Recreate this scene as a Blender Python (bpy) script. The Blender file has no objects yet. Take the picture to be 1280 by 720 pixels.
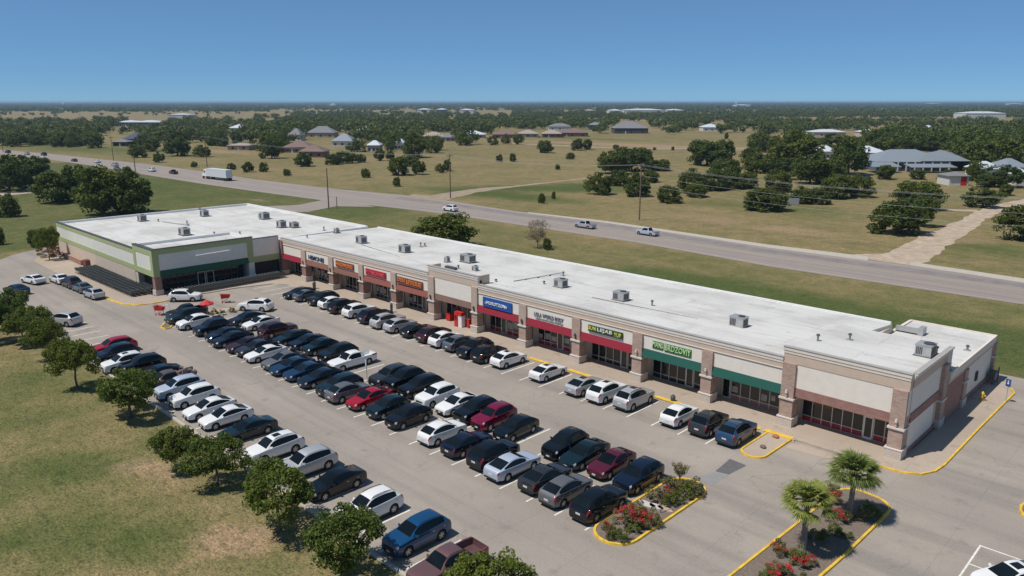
import bpy, bmesh, math, random
import numpy as np
from mathutils import Vector, Matrix, Euler
R = math.radians
random.seed(7)
rng = np.random.default_rng(11)
SC = bpy.context.scene
COL = SC.collection

# ---------------------------------------------------------------- camera
F, HY, H, YAW = 955.0, 127.5, 28.5, R(44.35)
PIT = math.atan((360 - HY) / F)
FW = (-math.sin(YAW) * math.cos(PIT), math.cos(YAW) * math.cos(PIT), -math.sin(PIT))
RT = (math.cos(YAW), math.sin(YAW), 0)
UP = (-math.sin(YAW) * math.sin(PIT), math.cos(YAW) * math.sin(PIT), math.cos(PIT))

def at(px, py, z=0.0):
    dx = (px - 640) / F; dy = (360 - py) / F
    d = [FW[i] + dx * RT[i] + dy * UP[i] for i in range(3)]
    t = (z - H) / d[2]
    return (d[0] * t, d[1] * t)

def pr(x, y, z=0.0):
    v = (x, y, z - H)
    d = sum(v[i] * FW[i] for i in range(3))
    return (640 + F * sum(v[i] * RT[i] for i in range(3)) / d, 360 - F * sum(v[i] * UP[i] for i in range(3)) / d, d)

def x_on_row(px, Y, z=0.7):
    lo, hi = -260.0, 20.0
    for _ in range(50):
        m = (lo + hi) / 2
        if pr(m, Y, z)[0] < px: lo = m
        else: hi = m
    return lo

cam = bpy.data.cameras.new('camera'); camo = bpy.data.objects.new('camera', cam); COL.objects.link(camo)
camo.location = (0, 0, H)
camo.rotation_euler = Matrix(((RT[0], UP[0], -FW[0]), (RT[1], UP[1], -FW[1]), (RT[2], UP[2], -FW[2]))).to_euler()
cam.sensor_width = 36; cam.lens = 36 * F / 1280; cam.clip_end = 120000; cam.clip_start = 0.5
SC.camera = camo

# ---------------------------------------------------------------- light
SDX, SDY = 0.21, 0.49                      # ground shadow of a 1 m post
sd = Vector((-SDX, -SDY, 1)).normalized()  # towards the sun
EL = math.asin(sd.z)
w = bpy.data.worlds.new('World'); SC.world = w; w.use_nodes = True
nt = w.node_tree; bg = nt.nodes['Background']
sky = nt.nodes.new('ShaderNodeTexSky'); sky.sky_type = 'NISHITA'; sky.sun_disc = False
sky.sun_elevation = EL; sky.sun_rotation = math.atan2(sd.x, sd.y)
sky.altitude = 11500; sky.air_density = 2.1; sky.dust_density = 0.0; sky.ozone_density = 9.0
gm = nt.nodes.new('ShaderNodeGamma'); gm.inputs[1].default_value = 0.6; nt.links.new(sky.outputs[0], gm.inputs[0])
vm_ = nt.nodes.new('ShaderNodeVectorMath'); vm_.operation = 'MULTIPLY'; vm_.inputs[1].default_value = (1.32, 1.66, 1.78); nt.links.new(gm.outputs[0], vm_.inputs[0])   # soften the contrast of the thin dry air
nt.links.new(vm_.outputs[0], bg.inputs[0]); bg.inputs[1].default_value = 0.105
sl = bpy.data.lights.new('sun', 'SUN'); sl.energy = 4.0; sl.angle = R(0.5); sl.color = (1, 0.95, 0.88)
so = bpy.data.objects.new('sun', sl); COL.objects.link(so); so.rotation_euler = sd.to_track_quat('Z', 'Y').to_euler()
SC.view_settings.view_transform = 'Standard'; SC.view_settings.look = 'None'
SC.view_settings.exposure = 0.0; SC.view_settings.gamma = 1
SC.cycles.max_bounces = 6; SC.cycles.transparent_max_bounces = 8; SC.cycles.volume_bounces = 0
SC.cycles.caustics_reflective = False; SC.cycles.caustics_refractive = False

# ---------------------------------------------------------------- materials
MATS = {}
class N:
    def __init__(s, name):
        s.m = bpy.data.materials.new(name); s.m.use_nodes = True
        s.t = s.m.node_tree; s.b = s.t.nodes['Principled BSDF']
    def n(s, typ, **kw):
        x = s.t.nodes.new(typ)
        for k, v in kw.items():
            if k in x.inputs: x.inputs[k].default_value = v
            else: setattr(x, k, v)
        return x
    def l(s, a, b): s.t.links.new(a, b)
    def pos(s):
        return s.n('ShaderNodeNewGeometry').outputs['Position']
    def obj(s):
        return s.n('ShaderNodeTexCoord').outputs['Object']
    def noise(s, vec, scale, detail=4, rough=0.55, dist=0.0):
        x = s.n('ShaderNodeTexNoise', Scale=scale, Detail=detail, Roughness=rough, Distortion=dist); s.l(vec, x.inputs['Vector']); return x.outputs['Fac']
    def ramp(s, fac, stops):
        x = s.n('ShaderNodeValToRGB'); e = x.color_ramp.elements
        while len(e) < len(stops): e.new(0.5)
        for i, (p, c) in enumerate(stops):
            e[i].position = p; e[i].color = (c + (1,)) if not isinstance(c, float) else (c, c, c, 1)
        s.l(fac, x.inputs[0]); return x.outputs[0]
    def mix(s, fac, a, b, mode='MIX'):
        x = s.n('ShaderNodeMix', data_type='RGBA', blend_type=mode)
        for v, i in ((fac, 0), (a, 6), (b, 7)):
            if hasattr(v, 'is_linked') or hasattr(v, 'links'): s.l(v, x.inputs[i])
            elif isinstance(v, tuple): x.inputs[i].default_value = v + (1,)
            else: x.inputs[i].default_value = v
        return x.outputs[2]
    def math(s, op, a, b=0.0):
        x = s.n('ShaderNodeMath', operation=op)
        for v, i in ((a, 0), (b, 1)):
            if hasattr(v, 'links'): s.l(v, x.inputs[i])
            else: x.inputs[i].default_value = v
        return x.outputs[0]
    def mapping(s, vec, scale=(1, 1, 1), rot=(0, 0, 0)):
        x = s.n('ShaderNodeMapping'); x.inputs['Scale'].default_value = scale; x.inputs['Rotation'].default_value = rot
        s.l(vec, x.inputs['Vector']); return x.outputs[0]
    def col(s, c):
        if isinstance(c, tuple): s.b.inputs['Base Color'].default_value = c + (1,)
        else: s.l(c, s.b.inputs['Base Color'])
    def set(s, **kw):
        for k, v in kw.items(): s.b.inputs[k.replace('_', ' ')].default_value = v
    def bump(s, h, strength=0.3, dist=0.02):
        x = s.n('ShaderNodeBump', Strength=strength, Distance=dist); s.l(h, x.inputs['Height']); s.l(x.outputs[0], s.b.inputs['Normal'])

def sc(c, k): return tuple(min(1, v * k) for v in c)

def plain(name, c, rough=0.7, metal=0.0, var=0.12, scale=1.5, world=True, coat=0.0, spec=0.5):
    if name in MATS: return MATS[name]
    n = N(name)
    v = n.pos() if world else n.obj()
    f = n.noise(v, scale, 5, 0.6)
    n.col(n.ramp(f, [(0.25, sc(c, 1 - var)), (0.75, sc(c, 1 + var))]))
    n.set(Roughness=rough, Metallic=metal, Coat_Weight=coat)
    n.b.inputs['Specular IOR Level'].default_value = spec
    MATS[name] = n.m; return n.m

def brick_mat(name, c1, c2, mortar):
    n = N(name)
    p = n.pos(); sep = n.n('ShaderNodeSeparateXYZ'); n.l(p, sep.inputs[0])
    u = n.math('ADD', sep.outputs[0], sep.outputs[1])
    cmb = n.n('ShaderNodeCombineXYZ'); n.l(u, cmb.inputs[0]); n.l(sep.outputs[2], cmb.inputs[1])
    b = n.n('ShaderNodeTexBrick', Scale=1.0, **{'Mortar Size': 0.012, 'Brick Width': 0.4, 'Row Height': 0.135, 'Bias': 0.0})
    n.l(cmb.outputs[0], b.inputs['Vector'])
    b.inputs['Color1'].default_value = c1 + (1,); b.inputs['Color2'].default_value = c2 + (1,); b.inputs['Mortar'].default_value = mortar + (1,)
    f = n.noise(p, 1.3, 5)
    n.col(n.mix(0.5, b.outputs[0], n.mix(f, sc(c1, 0.7), sc(c2, 1.2))))
    n.set(Roughness=0.85); MATS[name] = n.m; return n.m

def tile_mat(name, c, c2, wdt, hgt):
    n = N(name); p = n.pos(); sep = n.n('ShaderNodeSeparateXYZ'); n.l(p, sep.inputs[0])
    u = n.math('ADD', sep.outputs[0], sep.outputs[1]); cmb = n.n('ShaderNodeCombineXYZ'); n.l(u, cmb.inputs[0]); n.l(sep.outputs[2], cmb.inputs[1])
    b = n.n('ShaderNodeTexBrick', Scale=1.0, **{'Mortar Size': 0.01, 'Brick Width': wdt, 'Row Height': hgt}); n.l(cmb.outputs[0], b.inputs['Vector'])
    b.inputs['Color1'].default_value = c + (1,); b.inputs['Color2'].default_value = c2 + (1,); b.inputs['Mortar'].default_value = sc(c, 0.6) + (1,)
    n.col(b.outputs[0]); n.set(Roughness=0.9); MATS[name] = n.m; return n.m

BRICK = brick_mat('speckled brick', (0.30, 0.185, 0.14), (0.50, 0.36, 0.29), (0.52, 0.46, 0.40))
REDBRICK = brick_mat('red brick', (0.25, 0.115, 0.09), (0.37, 0.20, 0.165), (0.38, 0.28, 0.24))
BROWNBRICK = brick_mat('brown brick', (0.24, 0.13, 0.10), (0.31, 0.19, 0.15), (0.3, 0.2, 0.17))
TANBRICK = brick_mat('tan brick', (0.43, 0.33, 0.26), (0.52, 0.41, 0.33), (0.55, 0.46, 0.38))
STONE = tile_mat('split stone', (0.55, 0.48, 0.41), (0.62, 0.55, 0.48), 0.4, 0.2)
CREAM = plain('cream stucco', (0.78, 0.72, 0.635), 0.9, var=0.05)
TAN = plain('tan stucco', (0.58, 0.46, 0.36), 0.9, var=0.06)
TRIM = plain('pale cornice', (0.74, 0.66, 0.57), 0.85, var=0.06)
CAPM = plain('cast stone cap', (0.66, 0.60, 0.53), 0.85, var=0.06)
REDAWN = plain('burgundy awning', (0.27, 0.011, 0.028), 0.75, var=0.08)
GREENAWN = plain('green awning', (0.007, 0.088, 0.062), 0.75, var=0.08)
REDBROWN = plain('red brown awning', (0.27, 0.085, 0.062), 0.8, var=0.1)
FRAME = plain('aluminium frame', (0.55, 0.55, 0.53), 0.45, 0.4, var=0.05)
DARKFRAME = plain('bronze frame', (0.06, 0.055, 0.05), 0.5, var=0.05)
DARK = plain('dark recess', (0.03, 0.028, 0.026), 0.9)
SAGE = plain('sage stucco', (0.36, 0.41, 0.20), 0.9, var=0.05)
PALE = plain('pale wall panel', (0.68, 0.67, 0.60), 0.9, var=0.05)
BEIGE = plain('beige block wall', (0.58, 0.47, 0.37), 0.9, var=0.07)
METAL = plain('galvanised metal', (0.50, 0.50, 0.49), 0.5, 0.5, var=0.15)
DKMETAL = plain('dark metal', (0.1, 0.1, 0.105), 0.55, 0.4, var=0.2)
BLACK = plain('black rubber', (0.02, 0.02, 0.02), 0.8, var=0.2)
WHITEP = plain('white paint', (0.78, 0.78, 0.76), 0.55, var=0.04)
REDP = plain('red paint', (0.55, 0.025, 0.02), 0.5, var=0.08)
YELP = plain('yellow paint', (0.74, 0.47, 0.05), 0.7, var=0.32, scale=2.2)
BLUEP = plain('blue sign face', (0.015, 0.09, 0.33), 0.45, var=0.04)
WOOD = plain('weathered pole wood', (0.17, 0.13, 0.10), 0.9, var=0.3, scale=4)
BARK = plain('bark', (0.13, 0.10, 0.075), 0.95, var=0.35, scale=6)

def glass(name, c, rough=0.04, spec=0.5):
    n = N(name); f = n.noise(n.pos(), 0.35, 2)
    n.col(n.ramp(f, [(0.3, sc(c, 0.6)), (0.7, sc(c, 1.5))])); n.set(Roughness=rough); n.b.inputs['Specular IOR Level'].default_value = spec
    MATS[name] = n.m; return n.m
SHOPGLASS = glass('shop glass', (0.016, 0.018, 0.018))
CARGLASS = glass('car glass', (0.006, 0.009, 0.011), 0.0, 0.32)

def roof_mat():
    n = N('white membrane roof'); p = n.pos()
    f = n.noise(p, 0.16, 3, 0.55, 0.5); g = n.noise(n.mapping(p, (0.12, 0.9, 1)), 1.0, 3, 0.55, 0.4); h = n.noise(p, 0.9, 3, 0.6); q = n.noise(p, 5, 2)
    a = n.ramp(f, [(0.35, (0.51, 0.49, 0.45)), (0.52, (0.63, 0.61, 0.57)), (0.7, (0.67, 0.655, 0.615))])
    c = n.mix(n.ramp(g, [(0.54, 0.0), (0.68, 0.6)]), a, (0.50, 0.475, 0.43))
    c = n.mix(n.ramp(n.math('ADD', n.math('MULTIPLY', h, 0.6), n.math('MULTIPLY', g, 0.4)), [(0.58, 0.0), (0.66, 0.7)]), c, (0.42, 0.39, 0.35))
    c = n.mix(0.12, c, n.ramp(q, [(0.3, 0.4), (0.7, 0.9)]))
    b = n.n('ShaderNodeTexBrick', Scale=1.0, **{'Mortar Size': 0.05, 'Brick Width': 15.0, 'Row Height': 3.2}); n.l(p, b.inputs['Vector'])
    b.inputs['Color1'].default_value = (1, 1, 1, 1); b.inputs['Color2'].default_value = (0.965, 0.965, 0.96, 1); b.inputs['Mortar'].default_value = (0.80, 0.79, 0.78, 1)
    n.col(n.mix(1.0, c, b.outputs[0], 'MULTIPLY')); n.set(Roughness=0.75); MATS['roof'] = n.m; return n.m
ROOF = roof_mat()

def lot_mat(name, base, tint, lanes=True):
    n = N(name); p = n.pos()
    big = n.noise(p, 0.06, 3, 0.55, 0.4); med = n.noise(p, 0.4, 3, 0.6, 0.3); fine = n.noise(p, 9, 2, 0.6)
    c = n.ramp(big, [(0.33, sc(base, 0.84)), (0.66, sc(base, 1.12))])
    c = n.mix(n.ramp(med, [(0.35, 0.0), (0.75, 0.55)]), c, tint)
    if lanes:   # driving lanes polished darker, running along the rows
        lane = n.noise(n.mapping(p, (0.02, 0.33, 1)), 1.0, 4, 0.6, 0.3)
        c = n.mix(n.ramp(lane, [(0.46, 0.0), (0.66, 0.7)]), c, sc(tint, 0.72))
    v = n.n('ShaderNodeTexVoronoi', feature='DISTANCE_TO_EDGE', Scale=0.13)
    wob = n.n('ShaderNodeTexNoise', Scale=0.35, Detail=5.0); n.l(p, wob.inputs['Vector'])
    vm = n.n('ShaderNodeVectorMath', operation='MULTIPLY_ADD'); n.l(wob.outputs['Color'], vm.inputs[0]); vm.inputs[1].default_value = (5, 5, 0); n.l(p, vm.inputs[2])
    n.l(vm.outputs[0], v.inputs['Vector'])
    brk = n.ramp(n.noise(p, 0.12, 3), [(0.5, 0.0), (0.6, 1.0)])
    crack = n.math('MULTIPLY', n.ramp(v.outputs['Distance'], [(0.003, 0.4), (0.008, 0.0)]), brk)
    c = n.mix(crack, c, sc(base, 0.35))
    b = n.n('ShaderNodeTexBrick', Scale=1.0, offset=0.0, **{'Mortar Size': 0.035, 'Mortar Smooth': 0.6, 'Brick Width': 5.51, 'Row Height': 5.6}); n.l(p, b.inputs['Vector'])
    b.inputs['Color1'].default_value = (1, 1, 1, 1); b.inputs['Color2'].default_value = (0.955, 0.95, 0.95, 1); b.inputs['Mortar'].default_value = (0.80, 0.79, 0.78, 1)
    c = n.mix(1.0, c, b.outputs[0], 'MULTIPLY')
    spot = n.ramp(n.noise(p, 0.7, 3, 0.55), [(0.60, 0.0), (0.74, 0.5)])
    c = n.mix(spot, c, sc(base, 0.45))
    c = n.mix(0.22, c, n.ramp(fine, [(0.3, sc(base, 0.6)), (0.7, sc(base, 1.35))]))
    n.col(c); n.set(Roughness=0.9); n.bump(fine, 0.15, 0.01); MATS[name] = n.m; return n.m
LOT = lot_mat('parking lot concrete', (0.355, 0.308, 0.258), (0.278, 0.250, 0.224))
WALK = lot_mat('sidewalk concrete', (0.43, 0.35, 0.275), (0.38, 0.31, 0.245), False)

def road_mat():
    n = N('highway surface'); p = n.pos()
    f = n.noise(n.mapping(p, (0.012, 0.5, 1)), 1.0, 5, 0.6); g = n.noise(p, 0.25, 5, 0.6); h = n.noise(p, 9, 3)
    c = n.ramp(f, [(0.36, (0.250, 0.208, 0.180)), (0.5, (0.350, 0.276, 0.222)), (0.64, (0.280, 0.240, 0.212))])
    c = n.mix(n.ramp(g, [(0.4, 0.0), (0.8, 0.6)]), c, (0.25, 0.215, 0.19)); c = n.mix(0.2, c, n.ramp(h, [(0.3, 0.12), (0.7, 0.36)]))
    n.col(c); n.set(Roughness=0.9); MATS['road'] = n.m; return n.m
ROAD = road_mat()
PATHM = plain('bleached track', (0.46, 0.37, 0.28), 0.95, var=0.22, scale=0.35)
PATHM = plain('bleached dirt', (0.44, 0.345, 0.25), 0.95, var=0.35, scale=0.5)
DIRTM = plain('dry dirt path', (0.32, 0.25, 0.17), 0.95, var=0.25, scale=0.5)
KERBC = plain('concrete kerb', (0.47, 0.42, 0.35), 0.9, var=0.12)
MULCH = plain('bark mulch', (0.185, 0.145, 0.115), 0.95, var=0.35, scale=7)
LINE = plain('worn line paint', (0.76, 0.72, 0.64), 0.8, var=0.2, scale=2.5)
DARKPATCH = plain('asphalt patch', (0.125, 0.12, 0.125), 0.9, var=0.12, scale=2)
PALEPATCH = plain('cement patch', (0.27, 0.26, 0.25), 0.9, var=0.1, scale=2)

def ground_mat():
    n = N('prairie grass'); p = n.pos()
    at_ = n.n('ShaderNodeAttribute', attribute_name='tone'); sp = n.n('ShaderNodeSeparateColor'); n.l(at_.outputs['Color'], sp.inputs[0])
    green, bare = sp.outputs[0], sp.outputs[1]
    big = n.noise(p, 0.012, 4, 0.55, 0.4); med = n.noise(p, 0.075, 4, 0.55, 0.6); pat = n.noise(p, 0.33, 3, 0.55, 0.3); sm = n.noise(n.mapping(p, (1, 1.6, 1)), 1.1, 2, 0.5); fine = n.noise(n.mapping(p, (1, 1.4, 1)), 3.4, 2, 0.55); vf = n.noise(p, 9.0, 2, 0.6)
    k = n.math('ADD', n.math('MULTIPLY', big, 0.35), n.math('MULTIPLY', med, 0.35))
    k = n.math('ADD', k, n.math('MULTIPLY', pat, 0.46)); k = n.math('SUBTRACT', n.math('ADD', k, n.math('MULTIPLY', sm, 0.20)), 0.07)
    k = n.math('ADD', k, n.math('MULTIPLY', n.math('SUBTRACT', green, 0.48), 0.66))
    c = n.ramp(k, [(0.42, (0.280, 0.214, 0.110)), (0.55, (0.212, 0.175, 0.080)), (0.69, (0.146, 0.142, 0.054)), (0.89, (0.084, 0.106, 0.031))])
    kb = n.math('ADD', n.math('MULTIPLY', bare, 1.1), n.math('SUBTRACT', n.math('MULTIPLY', med, 0.9), 0.5))
    c = n.mix(n.ramp(kb, [(0.32, 0.0), (0.62, 0.85)]), c, (0.34, 0.235, 0.145))
    c = n.mix(1.0, c, n.ramp(fine, [(0.30, (0.52, 0.56, 0.50)), (0.48, (0.97, 0.97, 0.97)), (0.58, (1.03, 1.03, 1.03)), (0.74, (1.5, 1.42, 1.38))]), 'MULTIPLY')
    c = n.mix(1.0, c, n.ramp(sm, [(0.32, (0.68, 0.74, 0.66)), (0.48, (1.0, 1.0, 1.0)), (0.68, (1.2, 1.16, 1.14))]), 'MULTIPLY')
    c = n.mix(1.0, c, n.ramp(vf, [(0.28, (0.55, 0.55, 0.55)), (0.5, (1.0, 1.0, 1.0)), (0.72, (1.5, 1.45, 1.4))]), 'MULTIPLY')
    n.col(c); n.set(Roughness=0.95); n.b.inputs['Specular IOR Level'].default_value = 0.15
    n.bump(n.math('ADD', sm, n.math('ADD', fine, vf)), 0.4, 0.08); MATS['ground'] = n.m; return n.m
GROUND = ground_mat()

def leaf_mat(name, dark, light, trans=0.25):
    n = N(name)
    g = n.n('ShaderNodeNewGeometry'); oi = n.n('ShaderNodeObjectInfo')
    c = n.ramp(g.outputs['Random Per Island'], [(0.0, dark), (0.6, tuple((a + b) / 2 for a, b in zip(dark, light))), (1.0, light)])
    c = n.mix(n.math('MULTIPLY', oi.outputs['Random'], 0.45), c, tuple(v * m for v, m in zip(light, (1.25, 1.05, 0.8))))
    n.col(c); n.set(Roughness=0.65); n.b.inputs['Specular IOR Level'].default_value = 0.25
    tr = n.n('ShaderNodeBsdfTranslucent'); n.l(c, tr.inputs['Color'])
    mx = n.n('ShaderNodeMixShader'); mx.inputs[0].default_value = trans
    n.l(n.b.outputs[0], mx.inputs[1]); n.l(tr.outputs[0], mx.inputs[2]); n.l(mx.outputs[0], n.t.nodes['Material Output'].inputs[0])
    MATS[name] = n.m; return n.m
OAKLEAF = leaf_mat('oak leaves', (0.042, 0.072, 0.013), (0.175, 0.230, 0.038), 0.34)
FARLEAF = leaf_mat('tree leaves', (0.038, 0.065, 0.013), (0.135, 0.175, 0.032), 0.32)
PALMLEAF = leaf_mat('palm leaves', (0.085, 0.125, 0.026), (0.28, 0.34, 0.095), 0.3)
SHRUBLEAF = leaf_mat('shrub leaves', (0.05, 0.088, 0.018), (0.17, 0.21, 0.045), 0.25)
OLIVELEAF = leaf_mat('olive shrub leaves', (0.075, 0.085, 0.028), (0.22, 0.20, 0.09), 0.2)
REDFLOWER = leaf_mat('red blossoms', (0.30, 0.008, 0.02), (0.62, 0.05, 0.07), 0.2)
ORANGEFLOWER = leaf_mat('orange blossoms', (0.32, 0.07, 0.02), (0.55, 0.16, 0.05), 0.2)
DRYTWIG = leaf_mat('dry twigs', (0.13, 0.105, 0.08), (0.24, 0.20, 0.155), 0.1)
WOODLEAF = leaf_mat('woodland leaves', (0.038, 0.066, 0.018), (0.122, 0.160, 0.038), 0.28)

# ---------------------------------------------------------------- mesh helpers
class MB:
    def __init__(s): s.v = []; s.f = []; s.mi = []
    def add(s, vs, fs, mi=0):
        o = len(s.v); s.v += [tuple(p) for p in vs]
        for f in fs: s.f.append(tuple(i + o for i in f)); s.mi.append(mi)
        return s
    def box(s, x0, x1, y0, y1, z0, z1, mi=0):
        if x0 > x1: x0, x1 = x1, x0
        if y0 > y1: y0, y1 = y1, y0
        vs = [(x0, y0, z0), (x1, y0, z0), (x1, y1, z0), (x0, y1, z0), (x0, y0, z1), (x1, y0, z1), (x1, y1, z1), (x0, y1, z1)]
        return s.add(vs, [(0, 3, 2, 1), (4, 5, 6, 7), (0, 1, 5, 4), (1, 2, 6, 5), (2, 3, 7, 6), (3, 0, 4, 7)], mi)
    def poly(s, pts, mi=0): return s.add(pts, [tuple(range(len(pts)))], mi)
    def prism(s, pts, z0, z1, mi=0):   # closed outline extruded
        a = sum(pts[i][0] * pts[(i + 1) % len(pts)][1] - pts[(i + 1) % len(pts)][0] * pts[i][1] for i in range(len(pts)))
        if a < 0: pts = pts[::-1]
        n = len(pts); vs = [(x, y, z0) for x, y in pts] + [(x, y, z1) for x, y in pts]
        return s.add(vs, [tuple(range(n))[::-1], tuple(range(n, 2 * n))] + [(i, (i + 1) % n, n + (i + 1) % n, n + i) for i in range(n)], mi)
    def tube(s, p0, p1, r0, r1=None, n=8, mi=0, caps=True):
        r1 = r0 if r1 is None else r1
        p0, p1 = Vector(p0), Vector(p1); d = (p1 - p0)
        if d.length < 1e-6: return s
        d.normalize(); a = d.orthogonal().normalized(); b = d.cross(a)
        vs = []
        for p, r in ((p0, r0), (p1, r1)):
            for i in range(n):
                t = 2 * math.pi * i / n; vs.append(p + (a * math.cos(t) + b * math.sin(t)) * r)
        fs = [(i, (i + 1) % n, n + (i + 1) % n, n + i) for i in range(n)]
        if caps: fs += [tuple(range(n))[::-1], tuple(range(n, 2 * n))]
        return s.add(vs, fs, mi)
    def build(s, name, mats, parent=None, smooth=None):
        me = bpy.data.meshes.new(name); me.from_pydata(s.v, [], s.f)
        mats = mats if isinstance(mats, (list, tuple)) else [mats]
        for m in mats: me.materials.append(m)
        if any(s.mi): me.polygons.foreach_set('material_index', s.mi)
        if smooth is not None:
            me.polygons.foreach_set('use_smooth', [True] * len(me.polygons)); me.set_sharp_from_angle(angle=R(smooth))
        me.update()
        o = bpy.data.objects.new(name, me); COL.objects.link(o)
        if parent: o.parent = parent
        return o

def tag(o, label=None, cat=None, group=None, kind=None):
    if label: o['label'] = label
    if cat: o['category'] = cat
    if group: o['group'] = group
    if kind: o['kind'] = kind
    return o
def thing(name, label, cat, loc=(0, 0, 0), rz=0.0, group=None, scale=None):
    o = bpy.data.objects.new(name, None); COL.objects.link(o); o.location = loc; o.rotation_euler = (0, 0, rz)
    o.empty_display_size = 0.3
    if scale: o.scale = scale
    return tag(o, label, cat, group)
KIDS = {}; PROTOS = []; LAST = []
def kids(o): return KIDS.get(o.name, [])
def freeze(o):     # remember the tree of a prototype
    PROTOS.append(o); allk = {}
    for c in COL.objects:
        if c.parent: allk.setdefault(c.parent.name, []).append(c)
    def rec(p):
        KIDS[p.name] = allk.get(p.name, [])
        for c in KIDS[p.name]: rec(c)
    rec(o)
def dup(o, parent=None):      # a thing with copies of its parts and their sub-parts
    c = o.copy(); COL.objects.link(c)
    if parent: c.parent = parent
    lst = [dup(k, c) for k in kids(o)]
    LAST[:] = lst
    return c
def structure(o): o['kind'] = 'structure'; return o
ORD = ['first', 'second', 'third', 'fourth', 'fifth', 'sixth', 'seventh', 'eighth', 'ninth', 'tenth', 'eleventh', 'twelfth', 'thirteenth', 'fourteenth', 'fifteenth',
       'sixteenth', 'seventeenth', 'eighteenth', 'nineteenth', 'twentieth', 'twenty-first', 'twenty-second', 'twenty-third', 'twenty-fourth', 'twenty-fifth', 'twenty-sixth', 'twenty-seventh', 'twenty-eighth', 'twenty-ninth', 'thirtieth']
def ordn(i):
    if i < 30: return ORD[i]
    n = i + 1
    return '%d%s' % (n, 'th' if 10 <= n % 100 <= 20 else {1: 'st', 2: 'nd', 3: 'rd'}.get(n % 10, 'th'))

def text_mesh(txt, x0, x1, z0, z1, depth):
    cu = bpy.data.curves.new('t', 'FONT'); cu.body = txt; cu.extrude = 0.5; cu.resolution_u = 2; cu.offset = 0.012
    o = bpy.data.objects.new('t', cu); COL.objects.link(o); bpy.context.view_layer.update()
    me = bpy.data.meshes.new_from_object(o.evaluated_get(bpy.context.evaluated_depsgraph_get()))
    bpy.data.objects.remove(o); bpy.data.curves.remove(cu)
    n = len(me.vertices); co = np.empty(n * 3); me.vertices.foreach_get('co', co); co = co.reshape(-1, 3)
    mn, mx = co.min(0), co.max(0); sz = mx - mn
    out = np.empty_like(co)
    out[:, 0] = x0 + (co[:, 0] - mn[0]) / sz[0] * (x1 - x0); out[:, 2] = z0 + (co[:, 1] - mn[1]) / sz[1] * (z1 - z0)
    out[:, 1] = -(co[:, 2] - mn[2]) / sz[2] * depth
    me.vertices.foreach_set('co', out.ravel()); me.update(); return me

# ================================================================ GROUND
def axis_pts():
    a = list(np.arange(-620, 60.1, 5.0)); s = 5.0; x = 60.0
    while x < 40000: s *= 1.22; x += s; a.append(x)
    s = 5.0; x = -620.0
    while x > -45000: s *= 1.22; x -= s; a.insert(0, x)
    b = list(np.arange(-20, 500.1, 5.0)); s = 5.0; y = 500.0
    while y < 45000: s *= 1.2; y += s; b.append(y)
    s = 5.0; y = -20.0
    while y > -900: s *= 1.5; y -= s; b.insert(0, y)
    return np.array(a), np.array(b)

def ell(X, Y, px, py, rx, ry, ang=0.0):      # soft ellipse round the ground point seen at (px, py), metres
    cx, cy = at(px, py); dx, dy = X - cx, Y - cy; c, s = math.cos(ang), math.sin(ang)
    u = (dx * c + dy * s) / rx; v = (-dx * s + dy * c) / ry
    return np.clip(1.35 - np.sqrt(u * u + v * v), 0, 1)

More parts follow.
